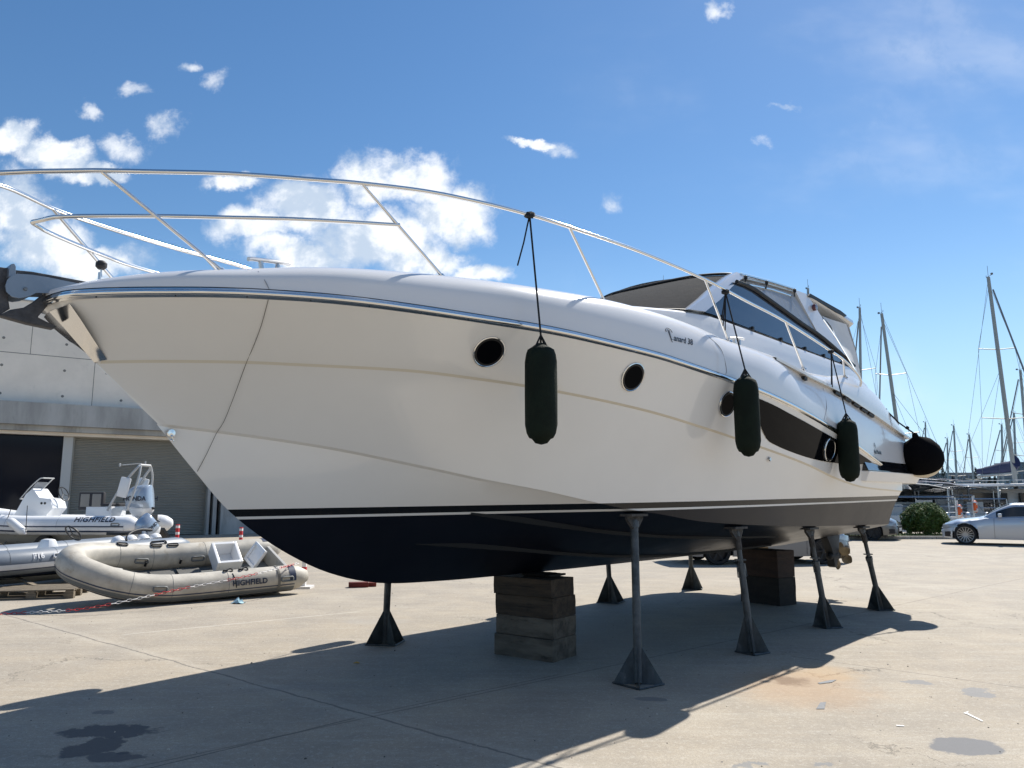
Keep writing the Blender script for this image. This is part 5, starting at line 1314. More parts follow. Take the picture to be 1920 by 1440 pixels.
# ------------------------------------------------------------------ cars
M['tyre'] = mat('tyre_rubber', (.013, .013, .014), .75)
M['rimm'] = mat('alloy_rim', (.35, .36, .37), .3, .8)
M['cglass'] = mat('car_glass', (.012, .016, .02), .05, coat=.8)
M['lamp'] = mat('headlight_glass', (.32, .35, .38), .1, .3, coat=1)
M['dark'] = mat('dark_trim', (.015, .015, .017), .45)
def car(name, label, loc, rz, col, L=4.7, Wd=1.82, Hh=1.42, wb=2.84, wr=.335, front=.82, nsp=10, metal=.45, hatch=False, plate=True, group=None, rim='rimm'):
    c = thing(name, label, 'car', loc, rz, group)
    paint = mat('car_paint', col, .28, metal, coat=1.)
    f, b = L / 2, -L / 2; xf, xr = f - front, f - front - wb; W2 = Wd / 2
    # shoulder line and lower edge with wheel arches, from nose to tail (x forward)
    sh = lin([(b, .80), (b + .05, .96), (b + .7, 1.0), (-.6, .97), (.9, .93), (f - 1.2, .88), (f - .5, .79), (f - .12, .66), (f, .50)] if not hatch else [(b, .72), (b + .1, 1.0), (-.6, 1.0), (.9, .97), (f - 1.0, .93), (f - .4, .82), (f - .08, .66), (f, .50)])
    hw = lin([(b, W2 * .80), (b + .35, W2 * .96), (-.8, W2), (1.0, W2), (f - .6, W2 * .95), (f - .2, W2 * .82), (f, W2 * .58)])
    ra = wr + .055
    xs = sorted(set([b, b + .05, b + .15, b + .35, f, f - .04, f - .12, f - .25, f - .4] + [b + .35 + (L - .75) * i / 24 for i in range(25)] + [cx + ra * cos(pi * k / 10) for cx in (xf, xr) for k in range(11)]))
    def low(x):
        z = .22 if (x > f - .25 or x < b + .3) else .19
        for cx in (xf, xr):
            if abs(x - cx) < ra: z = max(z, wr * .98 + sqrt(max(0, ra * ra - (x - cx) ** 2)))
        return z
    mb = MB()
    for s in (1, -1):
        rows = []
        for x in xs:
            w = hw(x); S_ = sh(x); lo = min(low(x), S_ - .06)
            mid = max(lo + .01, S_ - .28)
            rows.append([(x, s * (w - .10), lo), (x, s * (w - .02), lo + .005), (x, s * (w + .005), lo * .5 + mid * .5), (x, s * w, max(mid, lo + .02)), (x, s * (w - .012), max(S_ - .13, lo + .03)), (x, s * (w - .05), S_ - .035), (x, s * (w - .13), S_ + .005), (x, s * (w * .55), S_ + .045), (x, 0, S_ + .055)])
        mb.grid(rows)
        mb.add(rows[-1], [tuple(range(9))]); mb.add(rows[0], [tuple(range(9))])
    mb.build('body', paint, c, smooth=38)
    mb = MB(); mb.box((0, 0, .30), (L - .5, Wd - .5, .2)); mb.box((0, 0, .5), (L - .9, Wd - .75, .3)); mb.build('underbody', M['dark'], c, smooth=0)
    # greenhouse
    x1, x2, x3, x4 = (.95, .05, -1.0, -1.85) if not hatch else (1.15, .35, -1.4, -2.0)
    zr = Hh
    def gh(x, inset=0.):
        if x > x2: t = (x - x2) / (x1 - x2); return zr - (zr - sh(x) - .03) * t ** 1.3
        if x < x3: t = (x3 - x) / (x3 - x4); return zr - (zr - sh(x) - .03) * t ** 1.5
        return zr
    gx = [x4 + (x1 - x4) * i / 36 for i in range(37)]
    mb = MB(); rows = []
    for x in gx:
        S_ = sh(x) + .0; Z = max(gh(x), S_ + .005); w = hw(x); k = (Z - S_)
        rows.append([(x, w - .10, S_ - .02), (x, w - .13 - k * .33, S_ + k * .80), (x, w - .20 - k * .33, S_ + k * .96), (x, w * .4, Z + .012), (x, 0, Z + .018), (x, -w * .4, Z + .012), (x, -(w - .20 - k * .33), S_ + k * .96), (x, -(w - .13 - k * .33), S_ + k * .80), (x, -(w - .10), S_ - .02)])
    mb.grid(rows); mb.build('roof', paint, c, smooth=50)
    # glass: side panes and screens, 4 mm proud
    gl = []
    for s in (1, -1):
        for (a, e) in ((x1 - .35, x2 - .38), (x2 - .45, x4 + .45)) :
            mb = MB(); rows = []
            for i in range(13):
                x = a + (e - a) * i / 12; S_ = sh(x); Z = max(gh(x), S_ + .03); w = hw(x); k = Z - S_
                zt2 = .76; rows.append([(x, s * (w - .096 - (.03 + k * .33) * t), S_ - .02 + (k * .8 + .02) * t) for t in (.08, .5, .93)])
            mb.grid(rows); mb.build('side_window', M['cglass'], c, smooth=50)
    for (a, e) in ((x1 - .08, x2 + .12), (x3 - .1, x4 + .12)):
        mb = MB(); rows = []
        for i in range(9):
            x = a + (e - a) * i / 8; S_ = sh(x); Z = max(gh(x), S_ + .01); w = (hw(x) - .24 - (Z - S_) * .33)
            rows.append([(x + .004, w * q, Z + .018 + .006 - .012 * abs(q) ** 2) for q in (-1, -.5, 0, .5, 1)])
        mb.grid(rows); mb.build('windscreen', M['cglass'], c, smooth=50)
    for s in (1, -1):
        mb = MB(); x_ = f - .20; mb.grid([[(x_ + dx2, s * (hw(x_ + dx2) + .006 - q * .02), zz) for q, zz in ((0, .50 + .10 * t), (.2, .585 + .05 * t), (1.2, .655 + .05 * t))] for t, dx2 in ((0, .17), (.3, .08), (.7, -.08), (1, -.28))]); mb.build('headlight', M['lamp'], c, smooth=50)
        mb = MB(); mb.grid([[(x_ + dx2, s * (hw(x_ + dx2) + .005), zz) for zz in (.26, .36, .44 - .03 * abs(dx2) * 5)] for dx2 in (.12, .02, -.06)]); mb.build('air_intake', M['dark'], c)
        mb = MB(); mb.box((x1 - .45, s * (W2 + .07), sh(x1 - .4) + .06), (.12, .20, .13)); mb.build('mirror', paint, c, bevel=.03)
        mb = MB(); mb.box((b + .16, s * (hw(b + .16) - .02), .80), (.22, .12, .12)); mb.build('tail_light', M['red'], c, bevel=.01)
        # panel gaps and handles
        for xg in (x1 - .38 + .12, x2 - .42, x3 - .12):
            if xr + ra + .02 < xg < xf - ra - .02: mb = MB(); mb.tube([(xg, s * (hw(xg) + .004), .24), (xg, s * (hw(xg) + .007), .55), (xg - .01, s * (hw(xg) - .002), .80), (xg - .02, s * (hw(xg) - .045), sh(xg) - .03)], .004, 4); mb.build('door_gap', M['dark'], c)
        mb = MB(); mb.box((x2 - .22, s * (W2 + .008), sh(0) - .14), (.2, .02, .025)); mb.build('door_handle', paint, c, bevel=.006)
    mb = MB(); mb.box((f - .01, 0, .46), (.04, .9, .18)); mb.build('grille', M['dark'], c, bevel=.01)
    if plate: mb = MB(); mb.box((f + .02, 0, .40), (.012, .50, .11)); mb.build('number_plate', M['white'], c)
    for cx in (xf, xr):
        for s in (1, -1):
            w = thing('wheel', None, None); w.parent = c; w.location = (cx, s * (W2 - .115), wr); R_ = Matrix.Rotation(-pi / 2 * s, 3, 'X')
            mb = MB(); mb.lathe([(wr * .74, -.1), (wr * .95, -.11), (wr, -.07), (wr, .07), (wr * .95, .10), (wr * .76, .095)], 36, M=R_); mb.build('tyre', M['tyre'], w, smooth=50)
            mb = MB(); mb.lathe([(wr * .76, -.08), (wr * .70, .0), (wr * .70, .06), (wr * .74, .088), (wr * .765, .09)], 36, M=R_)
            for k in range(nsp):
                a = 2 * pi * k / nsp; e = Vector((cos(a), sin(a), 0)); n = Vector((-sin(a), cos(a), 0)) * .014
                mb.prism([R_ @ (e * .04 + n + Vector((0, 0, .05))), R_ @ (e * wr * .73 + n * .8 + Vector((0, 0, .075))), R_ @ (e * wr * .73 - n * .8 + Vector((0, 0, .075))), R_ @ (e * .04 - n + Vector((0, 0, .05)))], R_ @ Vector((0, 0, .012)))
            mb.lathe([(0, .075), (.05, .072), (.06, .05)], 14, M=R_); mb.build('rim', M[rim], w, smooth=40)
            mb = MB(); mb.lathe([(0, -.02), (wr * .70, -.02)], 24, M=R_); mb.build('brake_disc', M['dark'], w)
    return c
silver = (.50, .53, .57)
gL = gnd(1813, 1021)
hd_ = radians(150)
car('parked_car', 'silver saloon car with multi spoke wheels parked beside the round bush', (gL.x - cos(hd_) * 1.53 + sin(hd_) * .80, gL.y - sin(hd_) * 1.53 - cos(hd_) * .80, 0), hd_, silver, nsp=15, wr=.34, L=4.5, front=.70, Hh=1.40)
g2 = gnd(1668, 1013)
car('parked_car', 'dark grey car with its nose showing behind the yacht stern', (g2.x - 1.25, g2.y + 1.3, 0), radians(-35), (.17, .165, .15), L=4.2, wb=2.55, nsp=6, hatch=True, wr=.31, rim='dark')
car('parked_car', 'grey car mostly hidden behind the hull, low sill showing past the far timber stack', (6.1, 19.6, 0), radians(4), (.15, .165, .19), L=4.3, wb=2.6, nsp=6, hatch=True, wr=.31, Hh=1.38, rim='dark')

# ------------------------------------------------------------------ the round bush
M['leaf'] = mat('bush_leaf', (.10, .15, .03), .5, var=.3, vscale=5)
M['twig'] = mat('twig', (.09, .06, .035), .9)
def bush(label, c, R, n, seed):
    rg = random.Random(seed); o = thing('round_bush', label, 'bush', c)
    mb = MB(); k = 0
    lob = [(rg.uniform(0, 2 * pi), rg.uniform(.1, .9)) for _ in range(16)]
    while k < n:
        th = rg.uniform(0, 2 * pi); z = rg.uniform(-.55, 1); rr = sqrt(max(0, 1 - z * z))
        bump = 1 + .07 * sin(5 * th + 3 * z) + .05 * sin(11 * th - 7 * z) + .03 * sin(23 * th + 13 * z)
        r = R * bump * (1 - abs(rg.gauss(0, .09))) * (1 if z > -.2 else .95)
        p = Vector((cos(th) * rr * r, sin(th) * rr * r, R * .60 + z * r * .90))
        if p.z < .03: continue
        s = rg.uniform(.04, .07); a = Vector((rg.gauss(0, 1), rg.gauss(0, 1), rg.gauss(0, 1))).normalized(); b = a.orthogonal().normalized()
        mb.add([p - a * s, p + b * s * .5, p + a * s, p - b * s * .5], [(0, 1, 2, 3)]); k += 1
    mb.build('foliage', M['leaf'], o, smooth=0)
    mb = MB()
    for i in range(26):
        th = rg.uniform(0, 2 * pi); e = Vector((cos(th), sin(th), rg.uniform(.5, 1.8))).normalized(); mb.tube([(0.04 * cos(th), .04 * sin(th), 0), e * R * .45 + Vector((0, 0, .05)), e * R * .82 + Vector((0, 0, R * .2))], [.02, .012, .004], 5)
    mb.build('branches', M['twig'], o)
    return o
pb_ = gnd(1733, 1009); bush('dense round clipped green bush between the parked cars', (pb_.x + .58, pb_.y + .9, .07), .86, 14000, 4)

# ------------------------------------------------------------------ marina
M['mast'] = mat('anodised_mast', (.33, .33, .31), .45, .5)
M['wire'] = mat('rigging_wire', (.16, .17, .18), .5, .5)
M['shull'] = mat('yacht_hull_white', (.68, .69, .70), .25, coat=.5)
M['sdeck'] = mat('yacht_deck', (.55, .55, .53), .6)
M['navyc'] = mat('navy_canvas', (.02, .028, .08), .8, var=.2, bump=.5, bscale=6)
M['greyc'] = mat('grey_canvas', (.20, .21, .22), .8)
WZ = -1.3
def sail_yacht(label, mx, my, top, mast_r, L, rz, lean=(0, 0), sp=(.42, .70), rig=1, boom=None, hullc=None, flag=None, group='sailing yachts moored behind the quay'):
    """mx,my: mast foot on deck; top: mast top point; rz heading of the bow"""
    o = thing('sailing_yacht', label, 'sailing yacht', (mx, my, WZ), rz, group)
    B = L * .30 / 2 * .95; fb = .95 + L * .025
    inv = Matrix.Rotation(-rz, 3, 'Z')
    loc = lambda p: inv @ (Vector(p) - Vector((mx, my, WZ)))
    xm = L * .08
    rows = []
    for i in range(13):
        t = i / 12; x = -L * .5 + L * t; w = B * (sin(pi * min(1, .30 + t * .70)) ** .6 if t < .99 else .03); w = B * (1 - max(0, (t - .45) / .55) ** 2.2) * (.78 + .22 * min(1, t / .4)) + .02
        sh_ = fb + .25 * max(0, t - .4) ** 2 * 2
        rows.append([(x - xm + .3 * (0), w, sh_), (x - xm, w * .98, sh_ * .45), (x - xm, w * .7, -.1), (x - xm, 0, -.25), (x - xm, -w * .7, -.1), (x - xm, -w * .98, sh_ * .45), (x - xm, -w, sh_)])
    mb = MB(); mb.grid(rows); mb.add(rows[0], [tuple(range(7))]); mb.build('hull', hullc or M['shull'], o, smooth=40)
    mb = MB(); mb.grid([[r[0], (r[0][0], 0, r[0][2] + .05), r[-1]] for r in rows]); mb.build('deck', M['sdeck'], o)
    mb = MB(); cr = []
    for x, w, h in ((-L * .18, B * .55, .05), (-L * .15, B * .6, .42), (0, B * .58, .46), (L * .14, B * .42, .34), (L * .24, B * .22, .06)):
        cr.append([(x - xm, w, fb), (x - xm, w * .85, fb + h), (x - xm, 0, fb + h + .05), (x - xm, -w * .85, fb + h), (x - xm, -w, fb)])
    mb.grid(cr); mb.build('coachroof', M['shull'], o, smooth=30)
    mb = MB()
    for s in (1, -1): mb.prism([(-L * .12 - xm, s * (B * .59), fb + .12), (L * .08 - xm, s * (B * .52), fb + .13), (L * .06 - xm, s * (B * .50), fb + .26), (-L * .12 - xm, s * (B * .55), fb + .28)], (0, s * .02, 0))
    mb.build('cabin_window', M['cglass'], o, smooth=0)
    T = loc(top); F = Vector((0, 0, fb))
    mb = MB(); mb.tube([F, F * .5 + T * .5, T], [mast_r, mast_r, mast_r * .8], 10, sq=(1.25, .8)); mb.build('mast', M['mast'], o, smooth=60)
    mb = MB(); mb.tube([T, T + Vector((0, 0, .7))], .012, 4); mb.tube([T + Vector((-.25, 0, .06)), T + Vector((.35, .05, .06))], .015, 4); mb.tube([T + Vector((-.25, 0, .06)), T + Vector((-.25, 0, .18))], .015, 4); mb.box(T + Vector((.34, .05, .12)), (.1, .1, .1)); mb.build('masthead_gear', M['wire'], o)
    mb = MB(); mw = MB(); pt = {}
    for k, q in enumerate(sp):
        c = F + (T - F) * q; hl = B * (.62 - .14 * k)
        mb.tube([c + Vector((-.12, hl, .1)), c, c + Vector((-.12, -hl, .1))], .03, 5)
        for s in (1, -1): pt[(k, s)] = c + Vector((-.12, s * hl, .1))
    mb.build('spreader', M['mast'], o)
    wr_ = .011 if my < 60 else .014
    for s in (1, -1):
        ch = Vector((-.15, s * B * .93, fb)); a = ch
        for k in range(len(sp)): mw.tube([a, pt[(k, s)]], wr_, 3); a = pt[(k, s)]
        mw.tube([a, T - (T - F) * .03], wr_, 3); mw.tube([Vector((.4, s * B * .85, fb)), F + (T - F) * sp[0]], wr_ * .8, 3)
        mw.tube([Vector((-L * .5 - xm + .1, s * B * .6, fb)), F + (T - F) * .62], wr_, 3)
    mw.tube([Vector((-L * .5 - xm, 0, fb)), T], wr_, 3)
    mw.build('rigging', M['wire'], o)
    mb = MB(); bow = Vector((L * .5 - xm - .1, 0, fb + .35)); mb.tube([bow, bow * .06 + T * .94], [.05, .045] if rig else wr_, 6); mb.build('furled_genoa', M['greyc'] if rig else M['wire'], o)
    bz = fb + (3.0 if boom else 1.35); bl_ = L * .33
    mb = MB(); mb.tube([(0.1, 0, bz), (-bl_, 0, bz - .05)], .085, 8); mb.build('boom', M['mast'], o, smooth=60)
    mb = MB(); rg = random.Random(int(mx * 10) & 255); pts = [(-bl_ * i / 10 + .12, .04 * sin(i), bz + .24 + (.42 if i == 0 else .16 * (1 - i / 10)) ) for i in range(11)]
    mb.tube(pts, [.10 + .26 * (1 - i / 12) + rg.uniform(-.02, .02) for i in range(11)], 10, sq=(1.1, .6)); mb.build('sail_cover', boom or M['greyc'], o, smooth=60)
    # sprayhood, bimini, guard rails
    mb = MB(); mb.grid([[(-L * .14 - xm - .9 * t, y * B * .62, fb + .45 + .65 * sin(pi * .5 * (1 - abs(y) ** 3)) * (.3 + .7 * t)) for y in (-1, -.8, -.4, 0, .4, .8, 1)] for t in (0, .5, 1)]); mb.build('sprayhood', M['navyc'] if rig else M['greyc'], o, smooth=60)
    mb = MB(); n_ = 9
    for s in (1, -1):
        P_ = [Vector((r[0][0], s * r[0][1] * .96, r[0][2])) for r in rows]
        for q in (.3, .6): mb.tube([p + Vector((0, 0, q)) for p in P_], .011, 3)
        for p in P_[::2]: mb.tube([p, p + Vector((0, 0, .62))], .016, 4)
    mb.tube([P_[-1] + Vector((0, 0, .62)), Vector((P_[-1].x + .1, 0, P_[-1].z + .62))], .015, 4)
    e = [Vector((rows[0][0][0], q, fb)) for q in (-B * .7, -B * .3, B * .3, B * .7)]
    for p in e: mb.tube([p, p + Vector((0, 0, .9))], .018, 4)
    mb.tube([p + Vector((0, 0, .9)) for p in e], .018, 4); mb.build('guard_rail', M['steelb'], o)
    if flag:
        fx = Vector((rows[0][0][0] - .1, 0, fb + .3)); mb = MB(); mb.tube([fx, fx + Vector((-.35, 0, 1.5))], .015, 5); mb.build('flag_staff', M['mast'], o)
        fl = MB(); pr = fx + Vector((-.34, 0, 1.45))
        for r_, m_ in enumerate(('red', 'white', 'blue')):
            fl.grid([[(pr.x - .02, pr.y - i * .1, pr.z - (r_ + j) * .16 - .04 * sin(i * 1.3) - i * .02) for i in range(7)] for j in (0, 1)], m=r_)
        fl.build('flag', [M['red'], M['white'], mat('flag_blue', (.02, .05, .3), .7)], o, smooth=0)
    return o
def foot(u, v, d): return at_depth(u, v, d)
MS = [ # label, top px, a point low on the mast px, depth, mast radius, length, heading, boom colour
 ('sailing yacht whose thick upright mast rises just behind the hardtop', (1612, 577), (1616, 900), 52, .12, 14, 80, None, None),
 ('sailing yacht with a raked grey mast between the yacht stern and the ball fender', (1653, 588), (1697, 905), 47, .13, 13.5, 84, None, None),
 ('largest sailing yacht at right with the tallest mast and a navy sail cover', (1853, 520), (1903, 900), 44, .135, 14.5, -98, 'navyc', None),
 ('sailing yacht with a thin mast above the flag at the stern', (1788, 798), (1795, 915), 88, .13, 11, 86, None, 1),
 ('far sailing yacht with a short mast left of the thin one', (1776, 822), (1778, 915), 98, .12, 11, 90, None, None),
 ('far sailing yacht whose mast stands halfway to the tall raked mast', (1817, 815), (1827, 915), 92, .13, 11, 85, None, None),
 ('sailing yacht with a mast just left of the tallest mast', (1878, 796), (1881, 915), 86, .13, 12, 88, None, None),
 ('sailing yacht with a mast just right of the tallest mast', (1901, 774), (1906, 915), 78, .13, 12, 84, None, None),
 ('sailing yacht at the right edge with a stout mast', (1913, 694), (1931, 905), 58, .12, 13, 88, None, None),
 ('distant sailing yacht with a low mast over the ball fender', (1735, 792), (1736, 915), 95, .12, 11, 88, None, None),
 ('sailing yacht hidden by the yacht, only its masthead above the hardtop', (1515, 541), (1520, 900), 55, .13, 14, 80, None, None),
]
for lb, tp, lo, d, r, L, hd, bm_, fl in MS:
    T = at_depth(*tp, d); F_ = at_depth(*lo, d); k = (T - F_) / (T.z - F_.z); ft = T - k * (T.z - 0)
    sail_yacht(lb, ft.x, ft.y, T, r, L, radians(hd), boom=M[bm_] if bm_ else None, flag=fl)
# motor catamaran with big dark windows, hard roof, seen from its stern
mc = thing('motor_catamaran', 'white motor catamaran with big dark saloon windows behind the silver car', 'motor boat', (0, 0, 0))
p = at_depth(1868, 935, 42); mc.location = (p.x + .3, p.y, WZ + .55); mc.rotation_euler = (0, 0, radians(-30))
mb = MB()
for s in (1, -1): mb.prism([(-3.2 if s < 0 else 1.9, -1, -.2), (-3.2 if s < 0 else 1.9, -1, 1.2), (-1.9 if s < 0 else 3.2, -1, 1.2), (-1.9 if s < 0 else 3.2, -1, -.2)], (0, 11, 0))
mb.box((0, 4.6, .95), (5, 10.5, .6)); mb.build('hull', M['shull'], mc, smooth=0, bevel=.08)
mb = MB(); mb.box((.1, 3.6, 2.0), (5.2, 5.6, 1.7), taper=.93); mb.build('saloon', M['shull'], mc, smooth=0, bevel=.08)
mb = MB(); mb.box((-.75, .76, 2.05), (2.1, .03, 1.15)); mb.box((1.35, .76, 2.0), (1.1, .03, 1.25)); mb.build('saloon_window', M['cglass'], mc, smooth=0)
mb = MB(); mb.box((-.1, 2.2, 3.02), (5.2, 8.0, .14)); mb.build('flybridge_roof', M['shull'], mc, smooth=0, bevel=.05)
for x in (-2.3, -.2, 1.0, 2.3): mb = MB(); mb.tube([(x, -1.5, .9), (x, -1.5, 3.0)], .045, 6); mb.build('roof_post', M['steelb'], mc)
mb = MB(); mb.tube([(-2.8, -1.6, 1.35), (2.8, -1.6, 1.45)], .22, 10); mb.build('hanging_dinghy', M['pvcb'], mc, smooth=60)
mb = MB(); mb.tube([(-2.4, 1.3, 3.3), (2.3, 1.3, 3.35)], .012, 4)
for i in range(5): mb.tube([(-2.4 + i * 1.17, 1.3, 3.1), (-2.4 + i * 1.17, 1.3, 3.32)], .012, 4)
mb.build('roof_rail', M['steelb'], mc)
# two motor cruisers with canopies left of it
def cruiser(label, u, d, sc, canopy):
    p = at_depth(u, 935, d); o = thing('motor_cruiser', label, 'motor boat', (p.x, p.y, WZ), radians(-24 + random.uniform(-8, 8)), 'motor cruisers moored stern to the quay')
    o.scale = (sc,) * 3
    mb = MB(); rows = []
    for i, (y, w, z) in enumerate(((-1, 1.6, 1.25), (2, 1.65, 1.3), (5, 1.4, 1.45), (7.4, .7, 1.65), (8.6, .05, 1.75))): rows.append([(w, y, z), (w * .93, y, .5), (w * .5, y, -.2), (-w * .5, y, -.2), (-w * .93, y, .5), (-w, y, z), (0, y, z + .06)])
    mb.grid(rows, closed=True); mb.add(rows[0], [tuple(range(7))]); mb.build('hull', M['shull'], o, smooth=30)
    mb = MB(); mb.grid([[(1.35, 1.2, 1.3), (1.1, 1.6, 2.05), (0, 1.5, 2.2), (-1.1, 1.6, 2.05), (-1.35, 1.2, 1.3)], [(1.25, 3.4, 1.4), (.9, 3.2, 1.95), (0, 3.1, 2.05), (-.9, 3.2, 1.95), (-1.25, 3.4, 1.4)], [(.8, 5.2, 1.5), (.5, 5.0, 1.55), (0, 5.0, 1.6), (-.5, 5.0, 1.55), (-.8, 5.2, 1.5)]]); mb.build('cabin', M['shull'], o, smooth=30)
    mb = MB(); mb.grid([[(x, y, 2.35 - .12 * x * x + (0.05 if y > 0 else 0)) for x in (-1.3, -.7, 0, .7, 1.3)] for y in (-.9, .4, 1.6)]); mb.build('bimini', canopy, o, smooth=60)
    mb = MB()
    for x in (-1.25, 1.25):
        for y in (-.8, .4, 1.5): mb.tube([(x, y * .4 + .2, 1.25), (x, y, 2.2)], .018, 4)
        mb.tube([(x, -.9, 1.75), (x, 1.2, 1.75)], .018, 4); mb.tube([(x * 1.1, -1, 1.3), (x * 1.1, -1, 1.9)], .018, 4)
    mb.tube([(-1.35, -1, 1.9), (1.35, -1, 1.9)], .02, 4); mb.tube([(-1.35, -1, 1.6), (1.35, -1, 1.6)], .016, 4); mb.build('canopy_frame', M['steelb'], o)
    mb = MB(); mb.box((0, -1.25, .35), (2.8, .7, .08)); mb.box((.5, -.3, 1.5), (.5, .5, .6)); mb.box((-.6, -.2, 1.45), (.9, .5, .45)); mb.build('cockpit_seat', M['sdeck'], o)
    mb = MB(); mb.box((0, -1.02, .95), (1.1, .02, .22)); mb.build('stern_panel', M['cglass'], o)
    return o
for lb, u, d, sc, cm in (('motor cruiser with grey canopy just right of the yacht transom', 1700, 41, 1.55, M['greyc']), ('motor cruiser behind the bush with a navy bimini', 1738, 43, 1.6, M['navyc']), ('white motor cruiser between the bush and the silver car', 1792, 42, 1.5, M['canvas']), ('larger motor cruiser behind the life rings', 1822, 52, 1.6, M['greyc']), ('low open motor boat with a white bimini far behind the bush', 1718, 54, 1.8, M['canvas']), ('blue canopied cruiser in the second row left of the catamaran', 1768, 56, 1.8, M['navyc'])): cruiser(lb, u, d, sc, cm)
# passerelles and life rings on quay posts
M['orange'] = mat('life_ring_orange', (.75, .13, .03), .55)
for (u, v, lb) in ((1800, 958, 'orange life ring on a post right of the bush'), (1829, 950, 'smaller orange life ring hanging nearer the silver car')):
    d = 36.4 if u == 1800 else 38; p = at_depth(u, v, d); o = thing('life_ring', lb, 'life ring', (p.x, p.y, 0), radians(50), 'life rings along the quay')
    mb = MB(); mb.tube([(.20 * cos(t), 0, p.z + .24 * sin(t)) for t in [2 * pi * k / 20 for k in range(20)]], .06, 8, closed=True); mb.build('ring', M['orange'], o, smooth=60)
    mb = MB()
    for k in range(4):
        t = pi / 4 + pi / 2 * k; mb.lathe([(.085, -.05), (.085, .05)], 10, (.20 * cos(t), 0, p.z + .24 * sin(t)), Matrix.Rotation(-t, 3, 'Y'))
    mb.build('ring_band', M['white'], o)
    mb = MB(); mb.tube([(0, .1, 0), (0, .1, p.z + .5)], .04, 8); mb.build('post', M['white'], o)
# service pedestals on the quay
for k, u in enumerate((1703, 1777, 1817, 1853, 1890)):
    p = at_depth(u, 990, 36.2); o = thing('service_pedestal', ('white service pedestal on the quay left of the bush', 'white service pedestal right beside the bush', 'white service pedestal between the two life rings', 'white service pedestal over the bonnet of the silver car', 'white service pedestal behind the silver car roof')[k], 'pedestal', (p.x, p.y, 0), 0, 'service pedestals on the quay')
    mb = MB(); mb.box((0, 0, .4), (.18, .16, .8), taper=.85); mb.build('column', M['white'], o, bevel=.02); mb = MB(); mb.lathe([(0, .14), (.08, .12), (.11, .0), (0, 0)], 12, (0, 0, .8)); mb.build('cap', M['steelb'], o)
# far shore: ground rise, buildings, cypresses
hm = mat('far_hill_scrub', (.07, .09, .06), .9, var=.4, vscale=.05, bump=.6, bscale=.4)
mb = MB(); rg = random.Random(9); rows = []
for j, (y, h) in enumerate(((300, 0), (312, 1.0), (345, 1.9), (420, 2.6), (600, 1))):
    rows.append([(x, y + 12 * sin(x * .013), -1.4 + h * (1.4 + .5 * sin(x * .021 + j) + .3 * sin(x * .07) + rg.uniform(-.1, .1))) for x in range(-900, 1300, 12)])
mb.grid(rows); tag(mb.build('hills', hm, smooth=60), kind='structure')
def far_building(label, u0, u1, v1, d, col, floors, wins):
    a, b = at_depth(u0, v1, d), at_depth(u1, v1, d); o = thing('waterfront_building', label, 'building', ((a.x + b.x) / 2, a.y, 0), 0, 'buildings on the far shore')
    w = b.x - a.x; h = a.z; m = mat('far_render', col, .85, var=.1, vscale=.3)
    mb = MB(); mb.box((0, 5, (h - 2) / 2), (w, 10, h + 2)); mb.build('wall', m, o, smooth=0)
    mb = MB(); mb.box((0, 5, h + .15), (w + .8, 10.8, .3)); mb.build('roof', mat('far_roof', (.25, .24, .23), .85), o, smooth=0)
    for f in range(floors):
        for k in range(wins):
            mb = MB(); mb.box((-w / 2 + w * (k + .5) / wins, -.02, h - 1.4 - f * 2.9), (w / wins * .55, .06, 1.5)); mb.build('window', M['cglass'], o, smooth=0)
    return o
far_building('long low grey building on the far shore right of the ball fender', 1783, 1832, 888, 250, (.34, .35, .36), 2, 6)
far_building('flat roofed pale hall on the far shore under the navy sail cover', 1822, 1902, 898, 240, (.42, .42, .41), 1, 9)
far_building('dark glazed building on the far shore just right of the yacht', 1700, 1752, 890, 235, (.20, .22, .24), 2, 7)
far_building('tall blocky building on the far shore at the right edge', 1903, 1936, 868, 250, (.22, .23, .25), 3, 3)
M['cyp'] = mat('cypress_green', (.018, .035, .014), .9, var=.4, vscale=1)
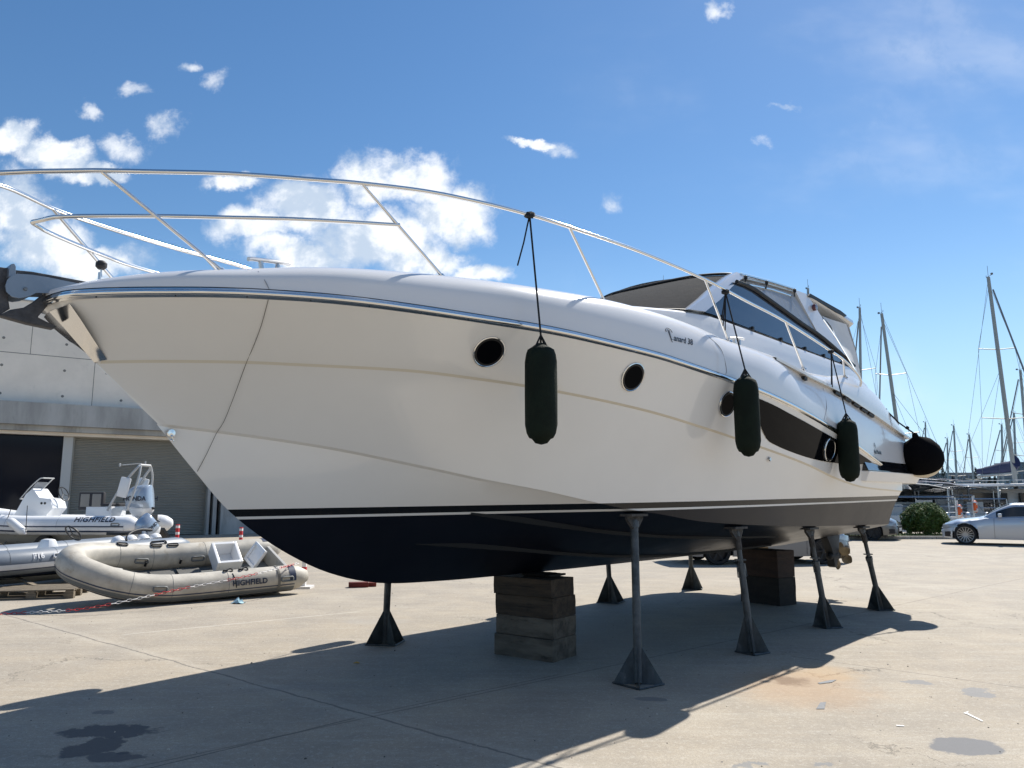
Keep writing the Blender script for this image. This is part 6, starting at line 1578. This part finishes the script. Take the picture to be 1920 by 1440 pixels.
def cypress(label, u, vt, d, w):
    p = at_depth(u, vt, d); o = thing('cypress', label, 'tree', (p.x, p.y, 0), 0, 'cypresses on the far shore'); rg = random.Random(u); h = p.z
    mb = MB()
    for i in range(900):
        t = rg.random() ** .8; r = w * (1 - t) ** .6 * min(1, t * 6 + .3) * sqrt(rg.random()); a = rg.uniform(0, 2 * pi); q = Vector((r * cos(a), r * sin(a), t * h)); s = .28
        e = Vector((rg.gauss(0, .5), rg.gauss(0, .5), 1)).normalized(); b = e.orthogonal().normalized()
        mb.add([q - b * s * .5, q + b * s * .5, q + e * s * 1.6], [(0, 1, 2)])
    mb.build('crown', M['cyp'], o, smooth=0)
    mb = MB(); mb.tube([(0, 0, -1.5), (0, 0, h * .6)], [.3, .1], 6); mb.build('trunk', M['twig'], o)
for lb, u, vt, w in (('cypress just right of the ball fender, leftmost of the row', 1756, 876, 1.6), ('cypress second from the ball fender', 1767, 874, 1.6), ('cypress left of the flagged yacht mast', 1786, 893, 1.5), ('tallest pointed cypress in the middle of the row', 1829, 878, 2.0), ('broad cypress under the navy sail cover', 1842, 880, 2.4), ('small cypress right of the broad one', 1855, 890, 1.3), ('smallest cypress under the end of the navy sail cover', 1865, 892, 1.1)):
    cypress(lb, u, vt, 228, w)
fw = MB(); rg = random.Random(12)
for i in range(9000):
    x = rg.uniform(60, 260); hh = 1.5 + 2.2 * abs(sin(x * .11)) * abs(sin(x * .047)) + rg.uniform(0, 1); q = Vector((x, 262 + rg.uniform(0, 18), rg.uniform(0, 1) * hh)); s = rg.uniform(.3, .6)
    e = Vector((rg.gauss(0, 1), rg.gauss(0, 1), rg.gauss(0, 1))).normalized(); b = e.orthogonal().normalized(); fw.add([q - b * s, q + b * s, q + e * s], [(0, 1, 2)])
tag(fw.build('shore_wood', M['cyp'], smooth=0), 'dark belt of trees along the far shore of the marina', 'trees', kind='stuff')
# a white flag bearing yard arm: small courtesy flag on the tall mast
# ------------------------------------------------------------------ buildings behind the photographer (the glossy hull mirrors them)
bh = thing('boat_hall', 'long pale boat hall with tall dark doors behind the photographer, facing the yacht', 'building', (6, -34, 0), 0)
mb = MB(); mb.box((0, -8, 4.2), (70, 16, 8.4)); mb.build('wall', mat('hall_render', (.42, .40, .36), .85, var=.12, vscale=.4), bh, smooth=0)
mb = MB(); mb.box((0, -8, 8.6), (71, 17, .4)); mb.build('roof', M['greyc'], bh, smooth=0)
for i in range(7):
    mb = MB(); mb.box((-29 + i * 9.6, .03, 2.9), (5.6, .1, 5.8)); mb.build('door', mat('hall_door', (.09, .10, .12), .4) if i == 0 else bpy.data.materials['hall_door'], bh, smooth=0)
